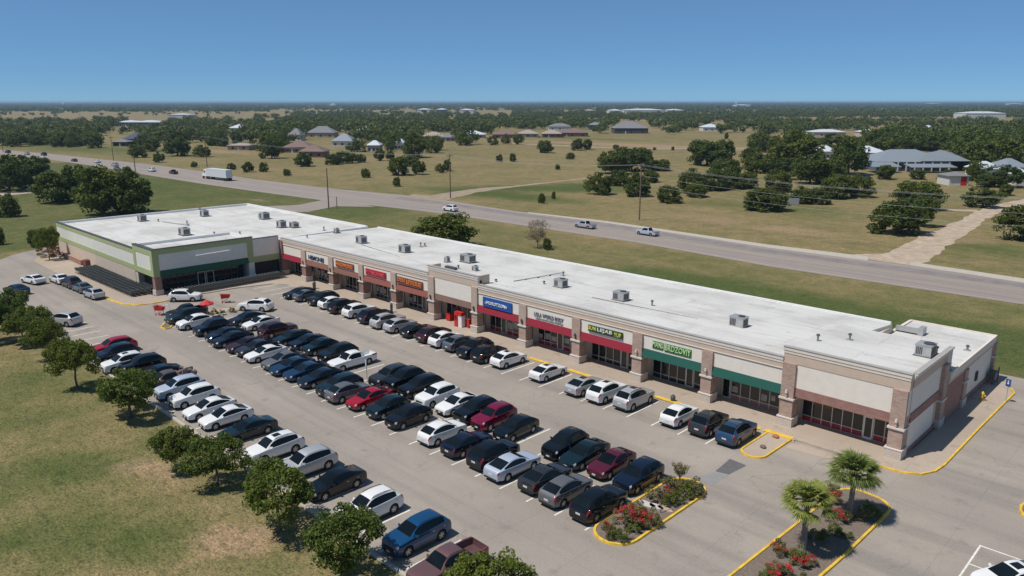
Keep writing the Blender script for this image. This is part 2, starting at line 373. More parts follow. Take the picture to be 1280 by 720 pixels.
def build_ground():
    ax, by = axis_pts(); X, Y = np.meshgrid(ax, by); nx, ny = len(ax), len(by)
    co = np.stack([X, Y, np.zeros_like(X)], -1).reshape(-1, 3)
    idx = np.arange(nx * ny).reshape(ny, nx)
    fa = np.stack([idx[:-1, :-1], idx[:-1, 1:], idx[1:, 1:], idx[1:, :-1]], -1).reshape(-1, 4)
    me = bpy.data.meshes.new('ground'); me.from_pydata(co.tolist(), [], fa.tolist())
    g = np.full(X.shape, 0.36); b = np.zeros(X.shape)
    # verge between strip and highway: greener with a mown green ditch
    verge = (Y > 84) & (Y < 130) & (X > -240); g = np.where(verge, 0.54, g)
    g = np.where((np.abs(Y - 103) < 9) & (X > -78), 0.94, g)
    g = np.where((Y > 70) & (Y < 135) & (X < -160) & (X > -420), 0.74, g)
    g = np.where((Y > 20) & (Y < 75) & (X < -172) & (X > -500), 0.72, g)
    for (px, py, rx, ry, a_, val) in [(620, 243, 30, 9, 0.1, 1.1), (690, 236, 30, 10, 0.6, 1.0), (740, 232, 20, 8, 0.6, 0.9), (150, 240, 70, 20, 0.0, 0.85), (120, 186, 120, 30, 0.2, 0.7), (900, 255, 14, 6, 0, 0.6), (1240, 312, 10, 8, 0, 0.75), (1000, 262, 14, 8, 0, 0.65), (700, 172, 90, 14, 0, 0.7),
                                      (35, 480, 5.0, 7, -0.5, 0.72), (60, 590, 2.0, 6, 0.4, 0.86), (105, 640, 1.8, 6, 0.4, 0.86), (150, 680, 2.0, 3, 0.4, 0.8), (20, 530, 5, 5, 0, 0.66), (75, 660, 1.4, 3, 0.3, 0.84), (230, 560, 2, 2, 0, 0.8)]:
        e = ell(X, Y, px, py, rx, ry, a_); g = g * (1 - e) + val * e
    for (px, py, rx, ry, a_, val) in [(800, 182, 110, 22, 0.1, 0.8), (700, 178, 60, 15, 0.2, 0.7), (940, 186, 50, 16, 0, 0.7), (590, 228, 26, 7, 0, 0.4), (880, 272, 30, 12, 0.2, 0.45), (1000, 290, 26, 8, 0.1, 0.5), (280, 190, 50, 16, 0, 0.55),
                                      (205, 587, 2.2, 2.4, 0, 0.85), (240, 620, 2.5, 1.6, 0, 0.7), (310, 680, 2.2, 2.4, 0, 0.8), (130, 500, 2.5, 3, 0, 0.55), (1200, 300, 12, 9, 0.4, 0.45), (320, 250, 12, 3, 0, 0.5)]:
        e = ell(X, Y, px, py, rx, ry, a_); b = np.maximum(b, e * val)
    far = np.hypot(X, Y); b = np.where(far > 900, 0.34, b); g = np.where(far > 1200, 0.30, g)
    at_ = me.attributes.new('tone', 'FLOAT_COLOR', 'POINT')
    colr = np.stack([g, b, np.zeros_like(g), np.ones_like(g)], -1).reshape(-1, 4).astype(np.float32)
    at_.data.foreach_set('color', colr.ravel())
    me.materials.append(GROUND); o = bpy.data.objects.new('ground', me); COL.objects.link(o); structure(o)
build_ground()

def flat(name, pts, z, mat, parent=None):
    m = MB(); m.poly([(x, y, z) for x, y in pts]); return structure(m.build(name, mat, parent))

def arc(cx, cy, r, a0, a1, n=8): return [(cx + r * math.cos(R(a0 + (a1 - a0) * i / n)), cy + r * math.sin(R(a0 + (a1 - a0) * i / n))) for i in range(n + 1)]

lot_pts = [(60, 25.3), (60, 92.5), (-120, 92.5), (-172, 92.5), (-174, 70), (-173.6, 45), (-171.3, 39), (-168.5, 35.5), (-165.2, 33.0), (-190, 25), (-205, 14), (-200, 5), (-178, 14), (-150, 22.5), (-135, 24.4), (-118, 25.3)]
flat('parking_lot', lot_pts, 0.02, LOT)

def rough_edge(pts, amp, seed):
    r = random.Random(seed); out = []; dv = 0.0
    for p, q in zip(pts, pts[1:]):
        d = Vector(q) - Vector(p); k = max(2, int(d.length / 2.0)); nr = Vector((-d.y, d.x)).normalized()
        for i in range(k):
            dv = dv * 0.6 + r.uniform(-amp, amp); v = Vector(p) + d * (i / k) + nr * dv; out.append((v.x, v.y))
    return out + [pts[-1]]
def rough_px(name, near, far, z, mat, amp=0.45):
    a = rough_edge([at(*p) for p in near], amp, 1); b = rough_edge([at(*p) for p in far], amp, 2); m = MB()
    m.poly([(x, y, z) for x, y in a + b[::-1]]); return structure(m.build(name, mat))
def ribbon_px(name, near, far, z, mat):
    m = MB(); a = [at(*p) for p in near]; b = [at(*p) for p in far]
    n = len(a); m.add([(x, y, z) for x, y in a] + [(x, y, z) for x, y in b], [(i, i + 1, n + i + 1, n + i) for i in range(n - 1)])
    return structure(m.build(name, mat))
NEAR = [(-150, 184), (-60, 188.5), (0, 193), (60, 199), (120, 208), (190, 220), (250, 229.5), (320, 239.5), (407, 251), (480, 258.5), (560, 268), (640, 280), (800, 304), (960, 333), (1280, 381), (1500, 414)]
FARE = [(-150, 178), (-60, 183.5), (0, 187.5), (60, 192), (120, 198.5), (190, 206), (250, 214), (320, 224.5), (420, 236.5), (500, 243.5), (560, 251), (640, 263.5), (760, 277), (960, 308.5), (1280, 350), (1500, 380)]
ribbon_px('highway', NEAR, FARE, 0.03, ROAD)
mid = lambda t: [((a[0] * (1 - t) + b[0] * t), (a[1] * (1 - t) + b[1] * t)) for a, b in zip([at(*p) for p in NEAR], [at(*p) for p in FARE])]
def strip_line(name, pts, wd, z, mat):
    m = MB(); L = []; Rr = []
    for i, p in enumerate(pts):
        q0 = Vector(pts[max(0, i - 1)]); q1 = Vector(pts[min(len(pts) - 1, i + 1)]); d = (q1 - q0).normalized(); nrm = Vector((-d.y, d.x)) * wd / 2
        L.append((p[0] + nrm.x, p[1] + nrm.y, z)); Rr.append((p[0] - nrm.x, p[1] - nrm.y, z))
    n = len(pts); m.add(Rr + L, [(i, i + 1, n + i + 1, n + i) for i in range(n - 1)]); return structure(m.build(name, mat))
LANEPAINT = plain('faded lane paint', (0.36, 0.31, 0.24), 0.9, var=0.25, scale=1.2); EDGEPAINT = plain('faded edge line', (0.42, 0.39, 0.35), 0.9, var=0.25, scale=1.2)
strip_line('lane_line', mid(0.46), 0.3, 0.036, LANEPAINT); strip_line('lane_line', mid(0.51), 0.3, 0.036, LANEPAINT)
strip_line('edge_line', mid(0.06), 0.25, 0.036, EDGEPAINT); strip_line('edge_line', mid(0.94), 0.25, 0.036, EDGEPAINT)
LANEDARK = plain('patched lane', (0.235, 0.205, 0.19), 0.9, var=0.25, scale=0.4)
ribbon = mid(0.74); strip_line('worn_lane', ribbon[9:], 3.6, 0.034, LANEDARK)
ribbon_px('gutter_path', [(660, 266.8), (760, 279.2), (960, 310), (1085, 326)], [(660, 265.4), (760, 276.8), (960, 305.9), (1085, 321)], 0.06, KERBC)
ribbon_px('gutter_path', [(1138, 332), (1280, 354), (1500, 384)], [(1138, 327.5), (1280, 348.5), (1500, 377)], 0.06, KERBC)
rough_px('side_street', [(505, 247), (552, 252), (572, 246.5), (600, 240), (640, 234.2), (700, 227.3), (738, 223.4)], [(515, 243), (538, 244.5), (562, 240.5), (590, 236.4), (640, 232.3), (690, 227), (736, 222.3)], 0.045, DIRTM)
ribbon_px('driveway', [(330, 266), (385, 265), (420, 258), (470, 258.8)], [(330, 258), (372, 256.5), (404, 250), (425, 250)], 0.045, ROAD)
rough_px('dirt_track', [(1060, 321.5), (1148, 333), (1172, 318), (1205, 293), (1232, 275), (1262, 262), (1300, 256)], [(1066, 319.5), (1112, 316), (1140, 301), (1180, 283), (1208, 271), (1245, 256), (1300, 246)], 0.05, PATHM)
rough_px('dirt_track', [(1165, 262.8), (1222, 265)], [(1165, 260.8), (1222, 262.5)], 0.046, PATHM)
ribbon_px('lane_path', [(-20, 246), (20, 243.5), (48, 240.5)], [(-20, 241), (20, 239), (46, 237.5)], 0.045, PATHM)
rough_px('field_track', [(640, 180), (700, 183), (800, 187), (940, 186.2)], [(640, 178.6), (700, 181.4), (800, 185.4), (940, 184.8)], 0.045, DIRTM)

# sidewalks, kerbs, islands -----------------------------------------------------------------
def kerb(name, pts, mat, wd=0.19, h=0.15, parent=None, closed=False):
    m = MB(); n = len(pts); A = []; B = []
    for i, p in enumerate(pts):
        q0 = Vector(pts[(i - 1) % n] if closed else pts[max(0, i - 1)]); q1 = Vector(pts[(i + 1) % n] if closed else pts[min(n - 1, i + 1)])
        d = (q1 - q0).normalized(); nr = Vector((-d.y, d.x)) * wd / 2
        A.append((p[0] - nr.x, p[1] - nr.y)); B.append((p[0] + nr.x, p[1] + nr.y))
    vs = []
    for (ax_, ay_), (bx_, by_) in zip(A, B): vs += [(ax_, ay_, 0.0), (ax_ * .9 + bx_ * .1, ay_ * .9 + by_ * .1, h), (ax_ * .1 + bx_ * .9, ay_ * .1 + by_ * .9, h), (bx_, by_, 0.0)]
    fs = []
    for i in range(n if closed else n - 1):
        a, b = 4 * i, 4 * ((i + 1) % n)
        for k in range(3): fs.append((a + k, b + k, b + k + 1, a + k + 1))
    m.add(vs, fs); return structure(m.build(name, mat, parent))
walk = [(-116.2, 42.0), (-116.2, 63.0), (-116, 66), (-17.3, 66), (-17.2, 89.6), (-15.6, 89.4), (-14.4, 86.6), (-14.6, 64.7), (-14.8, 63.0), (-15.4, 61.8), (-16.3, 61.2), (-18.1, 60.9), (-24.9, 60.8), (-109, 60.2), (-111.2, 58.5), (-112.6, 53), (-112.8, 45), (-112.4, 40.6), (-113.0, 38.4), (-115.0, 37.2), (-118, 36.8), (-124.7, 36.6), (-158, 36.8), (-162, 38.2), (-164, 40.5), (-164.2, 43.5), (-163, 43.5)]
m = MB(); m.prism(walk, 0.0, 0.14); structure(m.build('sidewalk', WALK))
kerb('kerb', [(-14.3, 86.8)] + [(-14.5, 75), (-14.55, 64.7), (-14.75, 63.0), (-15.35, 61.75), (-16.3, 61.1), (-18.1, 60.85), (-21, 60.75)], YELP)
kerb('kerb', [(-17.3, 89.7), (-15.7, 89.4), (-14.6, 87.6), (-14.3, 86.8)], YELP)
kerb('kerb', [(-113.0, 46), (-112.3, 42.5), (-112.3, 40.3), (-113.0, 38.3), (-115.0, 37.1), (-118, 36.7), (-124, 36.5)], YELP, 0.3)
kerb('kerb', [(-112.9, 46), (-112.7, 53), (-111.2, 58.5), (-109, 60.15), (-25.2, 60.7)], KERBC)
for xa, xb in [(-56.5, -53.6), (-50.8, -47.2), (-39.6, -36.4), (-28.0, -25.4), (-30.6, -28.4)]:
    m = MB(); y0 = 60.2 + 0.5 * (xa + 109) / 84
    m.box(xa, xb, y0 - 0.12, y0 + 0.42, 0.145, 0.172); structure(m.build('kerb_paint', YELP))
kerb('kerb', [(-46, 25.25), (-40, 25.2), (-32, 25.2), (-25, 25.2)], KERBC, 0.3)
kerb('kerb', [(-120, 25.3), (-100, 25.25), (-70, 25.2), (-46, 25.25)], KERBC, 0.3)

def island(name, pts, fill, kmat, zt=0.1):
    m = MB(); m.prism(pts, 0.0, zt); structure(m.build(name, fill)); return kerb('kerb', pts, kmat, 0.21, 0.16, None, True)
isl1 = arc(-27.45, 38.35, 1.55, 180, 360, 12) + arc(-27.45, 46.7, 1.55, 0, 180, 12)
island('planting_bed', isl1, MULCH, YELP)
isl2 = [(-19.6, 35.0), (-15.9, 35.0), (-15.3, 46)] + arc(-16.9, 53.8, 1.75, 0, 90, 7) + arc(-17.6, 54.2, 1.4, 90, 180, 6) + [(-19.15, 48)]
island('planting_bed', isl2, MULCH, YELP)
isl3 = arc(-26.6, 56.2, 1.05, 180, 360, 10) + [(-25.5, 60.6), (-27.65, 60.6)]
island('planting_bed', isl3, WALK, YELP)
island('planting_bed', arc(-6.2, 61.5, 2.4, 0, 360, 20)[:-1], MULCH, YELP)
isl5 = [at(*p) for p in [(262, 394), (300, 388.5), (297, 383.5), (262, 388)]]
island('planting_bed', isl5, PATHM, KERBC)
isl6 = [at(*p) for p in [(201, 410), (207, 412), (213, 410.5), (220, 401.5), (216, 400), (211, 400.5)]]
island('planting_bed', isl6, MULCH, YELP)
isl7 = [at(*p) for p in [(47, 327), (60, 328), (70, 325.5), (58, 323.5)]]
island('planting_bed', isl7, MULCH, YELP)

# parking lines ------------------------------------------------------------------------------
PIT_ = 2.757
def line_box(m, x, y0, y1, wd=0.14): m.add([(x - wd / 2, y0, 0.026), (x + wd / 2, y0, 0.026), (x + wd / 2, y1, 0.026), (x - wd / 2, y1, 0.026)], [(0, 1, 2, 3)])
for nm, x0, y0, y1, k0, k1 in [('parking_lines', -45.4 + 2 * PIT_, 25.6, 30.3, -3, 27), ('parking_lines', -43.0, 37.0, 42.3, -5, 22), ('parking_lines', -42.0, 42.4, 47.9, -5, 22), ('parking_lines', -41.45, 54.8, 60.1, -4, 26)]:
    m = MB()
    for k in range(k0, k1): line_box(m, x0 - PIT_ * k, y0, y1)
    structure(m.build(nm, LINE))
m = MB(); m.add([(-29.3, 42.3, 0.0262), (-29.3, 42.4, 0.0262), (-100, 42.4, 0.0262), (-100, 42.3, 0.0262)], [(3, 2, 1, 0)]); structure(m.build('parking_lines', LINE))
m = MB()
for k in range(4): m.add([(-9.3, 53.75 - k * 2.8, 0.026), (-4.5, 53.75 - k * 2.8, 0.026), (-4.5, 53.87 - k * 2.8, 0.026), (-9.3, 53.87 - k * 2.8, 0.026)], [(0, 1, 2, 3)])
m.add([(-9.4, 40, 0.0262), (-9.28, 40, 0.0262), (-9.28, 53.9, 0.0262), (-9.4, 53.9, 0.0262)], [(0, 1, 2, 3)])
structure(m.build('parking_lines', LINE))
m = MB(); m.add([(-113, 24.8, 0.026), (-112.88, 24.8, 0.026), (-109.5, 29.5, 0.026), (-109.62, 29.5, 0.026)], [(0, 1, 2, 3)])
m.add([(-129, 26.8, 0.026), (-129, 26.65, 0.026), (-136, 24.0, 0.026), (-136, 24.15, 0.026)], [(3, 2, 1, 0)]); structure(m.build('parking_lines', LINE))
flat('pavement_patch', [(-27.25, 50.95), (-26.2, 51.2), (-25.95, 53.6), (-27.5, 53.75)], 0.026, DARKPATCH)
flat('pavement_patch', [(-27.6, 49.0), (-26.3, 48.7), (-26.1, 51.1), (-27.3, 50.8)], 0.026, PALEPATCH)
flat('pavement_patch', [(-25.2, 59.0), (-20.6, 59.5), (-20.6, 60.5), (-25.2, 60.4)], 0.026, WALK)

# ================================================================ STRIP MALL
mall = thing('strip_mall', 'long low strip mall with brick columns, white roof and a row of storefronts', 'building', (-66, 63, 0))
mall_off = Vector((66, -63, 0))
supers = thing('supermarket', 'large sage and cream store building with white roof, end of the strip', 'building', (-139, 42.3, 0))
def part(mb, name, mats, parent, smooth=None):
    o = mb.build(name, mats, parent, smooth)
    o.location = -Vector(root_of(parent).location)
    return o
def root_of(o):
    while o.parent: o = o.parent
    return o
def subpart(mb, name, mats, parent, smooth=None):
    o = mb.build(name, mats, parent, smooth); return o     # parts sit at identity, so plain parenting keeps world coords

COPE = plain('painted coping', (0.42, 0.40, 0.37), 0.6, 0.1, var=0.08)
YF = 63.25        # face of the sign band
COLX = [(-109.5, -108.25), (-101.5, -100.3), (-93.4, -92.3), (-85.55, -84.4), (-77.35, -76.15), (-68.8, -67.75), (-60.5, -59.35), (-52.3, -51.15), (-44.1, -42.9), (-35.95, -34.8), (-27.85, -26.65), (-18.55, -17.4)]
def raised(i): return i in (4, 5, 10, 11)
# main shell
m = MB(); m.box(-116.1, -25.31, 65.4, 83.2, 0.0, 5.55); part(m, 'wall', BEIGE, mall)
m = MB(); m.box(-25.3, -17.45, 65.4, 75.0, 0.0, 5.55); part(m, 'wall', BEIGE, mall)
m = MB(); m.add([(-116.1, 63.86, 6.3), (-27.72, 63.86, 6.3), (-25.32, 83.0, 5.85), (-116.1, 83.0, 5.85), (-116.1, 63.86, 5.56), (-27.72, 63.86, 5.56), (-25.32, 83.0, 5.56), (-116.1, 83.0, 5.56)],
                [(0, 1, 2, 3), (0, 4, 5, 1), (1, 5, 6, 2), (2, 6, 7, 3), (3, 7, 4, 0)])
part(m, 'roof', ROOF, mall)
m = MB(); m.box(-116.1, -25.5, 83.0, 83.35, 5.5, 6.0); part(m, 'parapet', WHITEP, mall)
m = MB(); m.add([(-27.7, 63.5, 7.3), (-17.45, 63.5, 7.3), (-17.45, 74.9, 7.05), (-27.7, 74.9, 7.05), (-27.7, 63.5, 5.6), (-17.45, 63.5, 5.6), (-17.45, 74.9, 5.6), (-27.7, 74.9, 5.6)], [(0, 1, 2, 3), (0, 4, 5, 1), (1, 5, 6, 2), (2, 6, 7, 3), (3, 7, 4, 0)]); part(m, 'roof', ROOF, mall)
# rear wing
m = MB(); m.box(-25.3, -17.2, 75.01, 89.4, 0.0, 4.75); m.box(-17.44, -17.2, 73.6, 75.0, 0, 4.75); part(m, 'wall', CREAM, mall)
m = MB(); m.box(-25.18, -17.22, 75.02, 89.3, 4.76, 4.86); part(m, 'roof', ROOF, mall)
m = MB(); m.box(-25.4, -17.0, 89.3, 89.5, 4.7, 5.0); m.box(-17.2, -17.0, 73.5, 89.3, 4.3, 4.98); m.box(-25.5, -25.2, 83.42, 89.3, 4.7, 5.0); part(m, 'cornice', TRIM, mall)
# soffit over the walkway
m = MB(); m.box(-116, -17.6, 63.6, 65.4, 2.96, 3.1); part(m, 'soffit', TRIM, mall)

def cornice(x0, x1, zt, ret=False, y1=63.5):
    m = MB()
    e = 0.05 if ret else 0
    m.box(x0, x1, YF - 0.08, y1, zt - 0.63, zt - 0.36); m.box(x0 - e, x1 + e, YF - 0.13, y1, zt - 0.36, zt - 0.05)
    c = part(m, 'cornice', TRIM, mall); m = MB(); m.box(x0 - e - 0.03, x1 + e + 0.03, YF - 0.18, y1 + 0.02, zt - 0.05, zt); subpart(m, 'coping', COPE, c)
segs = [(-115.9, -77.4, 6.5, False), (-77.4, -67.7, 7.5, True), (-67.7, -27.9, 6.5, False), (-27.9, -17.35, 7.5, True)]
for x0, x1, zt, rs in segs:
    m = MB(); m.box(x0 + (0.01 if not rs else 0), x1 - (0.01 if not rs else 0), YF - 0.04, 63.85, 5.25 if not rs else 6.02, zt - 0.63); part(m, 'frieze', TAN, mall)
    m = MB(); m.box(x0 + 0.02, x1 - 0.02, YF, 63.84, 3.82, 5.25 if not rs else 6.02); part(m, 'fascia', CREAM, mall)
    if not rs:
        m = MB(); m.box(x0, x1, YF - 0.09, YF - 0.04, 5.33, 5.40); part(m, 'trim_band', TRIM, mall)
    cornice(x0, x1, zt, rs)
    if rs and x0 < -60:     # the raised block returns a little way back over the roof
        for xa in (x0, x1 - 0.3): m = MB(); m.box(xa, xa + 0.3, 63.53, 65.2, 5.6, zt - 0.05); part(m, 'parapet', TAN, mall)
# end block side (faces +x)
m = MB(); m.box(-17.9, -17.42, 64.2, 73.2, 3.4, 6.88); part(m, 'fascia', CREAM, mall)
m = MB(); m.box(-17.44, -17.37, 64.2, 73.2, 6.02, 6.88); part(m, 'frieze', TAN, mall)
m = MB(); m.box(-17.44, -17.34, 64.3, 71.9, 2.95, 3.75); part(m, 'brick_band', REDBRICK, mall)
m = MB(); m.box(-17.45, -17.40, 64.3, 70.8, 0.6, 2.93); part(m, 'wall_panel', CREAM, mall)
m = MB(); m.box(-17.45, -17.37, 64.3, 71.9, 0.14, 0.62); m.box(-17.199, -17.12, 73.2, 78.6, 0.14, 3.89); part(m, 'brick_band', REDBRICK, mall)
m = MB(); m.box(-17.2, -17.14, 79.8, 89.4, 0.14, 0.75); part(m, 'brick_band', REDBRICK, mall)
m = MB(); m.box(-17.4, -17.1, 73.4, 89.45, 3.9, 4.29); part(m, 'frieze', TAN, mall)
m = MB(); m.box(-17.44, -17.27, 63.53, 73.3, 6.88, 7.1); m.box(-17.44, -17.13, 63.53, 73.32, 7.1, 7.33); m.box(-17.44, -17.0, 63.53, 73.36, 7.33, 7.44); part(m, 'cornice', TRIM, mall)
m = MB(); m.box(-17.42, -16.97, 63.53, 73.38, 7.44, 7.5); part(m, 'coping', COPE, mall)
for y0, wdt, zt, px_ in [(71.9, 1.25, 6.0, -17.1), (78.6, 1.2, 3.88, -17.0), (89.1, 0.6, 4.28, -16.9)]:
    m = MB(); m.box(-17.5, px_, y0, y0 + wdt, 0.95, zt); c = part(m, 'column', BRICK, mall)
    m = MB(); m.box(-17.55, px_ + 0.1, y0 - 0.1, y0 + wdt + 0.1, 0.14, 0.95); subpart(m, 'column_base', STONE, c)
    m = MB(); m.box(-17.55, px_ + 0.1, y0 - 0.1, y0 + wdt + 0.1, 2.62, 2.8); subpart(m, 'column_cap', CAPM, c)
# columns
for i, (x0, x1) in enumerate(COLX):
    top = 6.02 if raised(i) else 5.25
    brick = BRICK if i >= 7 else (TANBRICK if i >= 4 else TANBRICK)
    lower = BRICK if i >= 4 else BROWNBRICK
    m = MB(); m.box(x0, x1, 63.02, 64.1, 2.8, top); c = part(m, 'column', brick, mall)
    m = MB(); m.box(x0 + 0.01, x1 - 0.01, 63.03, 64.1, 0.95, 2.63); subpart(m, 'column_shaft', lower, c)
    m = MB(); m.box(x0 - 0.1, x1 + 0.1, 62.88, 64.2, 0.14, 0.88); subpart(m, 'column_base', STONE, c)
    m = MB(); m.box(x0 - 0.13, x1 + 0.13, 62.85, 64.22, 0.88, 0.98); subpart(m, 'column_base_cap', CAPM, c)
    m = MB(); m.box(x0 - 0.1, x1 + 0.1, 62.9, 64.2, 2.63, 2.8); subpart(m, 'column_cap', CAPM, c)
    xm = (x0 + x1) / 2
    m = MB(); m.box(xm - 0.06, xm + 0.06, 62.9, 63.02, 2.95, 3.3); m.tube((xm, 62.88, 3.3), (xm, 62.88, 3.58), 0.13, 0.08, 8); subpart(m, 'wall_lamp', CAPM if i >= 8 else DKMETAL, c, 40)
m = MB(); m.box(-116.0, -115.45, 62.95, 64.0, 0.95, 6.0); c = part(m, 'column', REDBRICK, mall)
m = MB(); m.box(-116.1, -115.3, 62.8, 64.1, 0.14, 0.95); subpart(m, 'column_base', STONE, c)

# bays: awning, storefront
edges = [-115.45] + [v for c in COLX for v in c]
AW = ['red', 'brown', 'brown', 'rb', 'rb', 'brickband', 'red', 'red', 'red', 'green', 'green', 'brickband2']
POSTER = plain('shop poster', (0.35, 0.33, 0.30), 0.6, var=0.5, scale=2.2)
POSTRED = plain('red window film', (0.30, 0.02, 0.03), 0.5, var=0.2)
for b in range(12):
    x0 = edges[2 * b]; x1 = edges[2 * b + 1]
    a = AW[b]
    if a.startswith('brick'):
        m = MB(); m.box(x0, x1, YF - 0.03, 63.8, 3.0, 3.84); part(m, 'brick_band', REDBRICK if b == 11 else BROWNBRICK, mall)
    else:
        mt = {'red': REDAWN, 'green': GREENAWN, 'rb': REDBROWN, 'brown': plain('brown awning', (0.25, 0.115, 0.085), 0.8)}[a]
        m = MB(); yo = 62.98 if a != 'brown' else 63.1
        m.add([(x0, YF - 0.01, 3.83), (x1, YF - 0.01, 3.83), (x1, yo, 3.0), (x0, yo, 3.0), (x0, YF + 0.3, 2.97), (x1, YF + 0.3, 2.97), (x0, YF + 0.3, 3.83), (x1, YF + 0.3, 3.83)],
              [(0, 3, 2, 1), (3, 4, 5, 2), (0, 6, 4, 3), (1, 2, 5, 7), (0, 1, 7, 6)]); part(m, 'awning', mt, mall)
    # glazing
    yg = 65.3; z0 = 0.16; fr = FRAME if b in (0, 1, 2, 3, 4, 5, 8, 9, 11) else DARKFRAME
    kn = {6: (REDAWN, 0.55), 7: (REDAWN, 0.62), 10: (BROWNBRICK, 0.72), 11: (POSTRED, 0.6)}.get(b)
    nmul = 7 if b != 11 else 9; doorat = {11: 6, 8: 4, 9: 4, 5: 5, 6: 2, 10: 0}.get(b, 3)
    xs = [x0 + (x1 - x0) * k / nmul for k in range(nmul + 1)]
    m = MB(); m.box(x0, x1, yg, yg + 0.03, z0, 2.96); win = part(m, 'storefront_window', SHOPGLASS, mall)
    m = MB()
    for x in xs: m.box(x - 0.035, x + 0.035, yg - 0.06, yg - 0.003, z0, 2.94)
    for k in range(nmul):
        for z in (z0 + 0.03, 0.72, 2.3): m.box(xs[k] + 0.036, xs[k + 1] - 0.036, yg - 0.055, yg - 0.003, z - 0.03, z + 0.03)
    subpart(m, 'frame', FRAME if b != 11 else FRAME, win)
    if kn:
        for k in range(nmul):
            if k != doorat: m = MB(); m.box(xs[k] + 0.037, xs[k + 1] - 0.037, yg - 0.045, yg - 0.005, z0 + 0.065, kn[1] + 0.06); subpart(m, 'knee_panel', kn[0], win)
    if b in (1, 3, 4, 6, 7, 10):
        m = MB(); rr = random.Random(b)
        for k in range(nmul):
            if k != doorat and rr.random() < 0.75:
                zz = rr.uniform(0.85, 1.2); m = MB(); m.box(xs[k] + 0.1, xs[k + 1] - rr.uniform(0.1, 0.45), yg - 0.025, yg - 0.006, zz, zz + rr.uniform(0.5, 1.0)); subpart(m, 'window_poster', POSTER, win)
    dx0, dx1 = xs[doorat] + 0.06, xs[doorat + 1] - 0.06
    m = MB(); dfm = FRAME
    m.box(dx0, dx0 + 0.1, yg - 0.12, yg - 0.065, z0, 2.26); m.box(dx1 - 0.1, dx1, yg - 0.12, yg - 0.065, z0, 2.26); m.box(dx0 + 0.101, dx1 - 0.101, yg - 0.12, yg - 0.065, 2.12, 2.26); m.box(dx0 + 0.101, dx1 - 0.101, yg - 0.12, yg - 0.065, z0, z0 + 0.2)
    d = part(m, 'door', WHITEP if b == 11 else FRAME, mall)
    m = MB(); m.box(dx0 + 0.101, dx1 - 0.101, yg - 0.1, yg - 0.08, z0 + 0.201, 2.119); subpart(m, 'door_glass', SHOPGLASS, d)
    m = MB(); m.tube((dx0 + 0.16, yg - 0.16, 0.95), (dx0 + 0.16, yg - 0.16, 1.25), 0.015, n=6); subpart(m, 'handle', DKMETAL, d)

# shop signs ---------------------------------------------------------------------------------
NAVYL = plain('navy letters', (0.045, 0.065, 0.11), 0.5); ORL = plain('orange letters', (0.80, 0.22, 0.05), 0.5); BRP = plain('brown sign board', (0.16, 0.07, 0.045), 0.6)
RDB = plain('red sign board', (0.42, 0.02, 0.03), 0.6); PNKL = plain('rose letters', (0.62, 0.10, 0.13), 0.5); WHL = plain('white letters', (0.8, 0.8, 0.8), 0.4); SLB = plain('slate sign board', (0.22, 0.22, 0.24), 0.6)
LBL = plain('light blue letters', (0.40, 0.46, 0.58), 0.5); DGB = plain('dark green sign board', (0.035, 0.06, 0.03), 0.6); LIME = plain('lime letters', (0.55, 0.62, 0.10), 0.5); GRB = plain('green sign board', (0.03, 0.16, 0.035), 0.6); PGR = plain('pale green letters', (0.50, 0.68, 0.35), 0.5)
def sign(x0, x1, z0, z1, board, rows, label, bm=None):
    o = thing('shop_sign', label, 'sign', ((x0 + x1) / 2, YF, z0), 0, 'shop signs on the strip mall fascia')
    cx = (x0 + x1) / 2
    if board:
        m = MB(); m.box(x0 - cx, x1 - cx, -0.16, -0.02, 0, z1 - z0)
        if bm:   # raceway box behind letters is set lower
            m.box(x0 - cx + 0.2, x1 - cx, -0.14, -0.02, -0.12, -0.001)
        m.build('sign_board', board, o)
    for (t, a, b_, c, d, mt) in rows:
        me = text_mesh(t, a - cx, b_ - cx, c - z0, d - z0, 0.07); me.materials.append(mt)
        l = bpy.data.objects.new('lettering', me); COL.objects.link(l); l.parent = o; l.location = (0, -0.16 if board else -0.02, 0)
    return o
sign(-107.5, -103.0, 3.92, 4.76, None, [('HEMONEI', -107.45, -103.0, 4.0, 4.72, NAVYL)], 'navy block letters straight on the cream fascia, no board behind')
sign(-99.5, -94.75, 4.02, 4.95, BRP, [('HARDWOHEI', -99.3, -94.95, 4.2, 4.78, ORL)], 'shorter brown sign board with orange letters, beside the navy letters')
sign(-91.65, -86.8, 4.0, 4.9, RDB, [('FITNOENE', -91.4, -87.0, 4.2, 4.7, PNKL)], 'red sign board with rose letters between two brown and orange signs')
sign(-84.1, -78.55, 3.92, 4.9, BRP, [('DELI', -83.95, -82.3, 4.3, 4.78, ORL), ('LETFOUEI', -82.0, -78.75, 4.15, 4.72, ORL)], 'longer brown sign board with orange letters, left of the blank raised panel')
sign(-66.75, -61.75, 3.88, 5.06, BLUEP, [('\u00abHOROTZON\u00bb', -66.3, -62.5, 4.26, 4.66, WHL)], 'blue sign board with white letters above the burgundy awning')
sign(-58.2, -53.7, 3.92, 4.78, None, [('LOLA WORLD BODY', -58.15, -53.7, 4.3, 4.78, plain('slate letters', (0.17, 0.18, 0.22), 0.5)), ('LEARN MOVE AND STRETCH', -57.9, -53.75, 3.98, 4.16, plain('grey letters', (0.3, 0.3, 0.31), 0.5))], 'two-line grey slate lettering on cream fascia above a burgundy awning')
sign(-50.05, -45.45, 4.18, 4.88, DGB, [('SUN', -49.95, -48.95, 4.4, 4.8, LIME), ('LEJAB', -48.75, -46.75, 4.33, 4.8, plain('pale letters', (0.72, 0.76, 0.62), 0.5)), ('YUP', -46.5, -45.6, 4.3, 4.75, LIME)], 'dark green sign board with lime and white letters above burgundy awning')
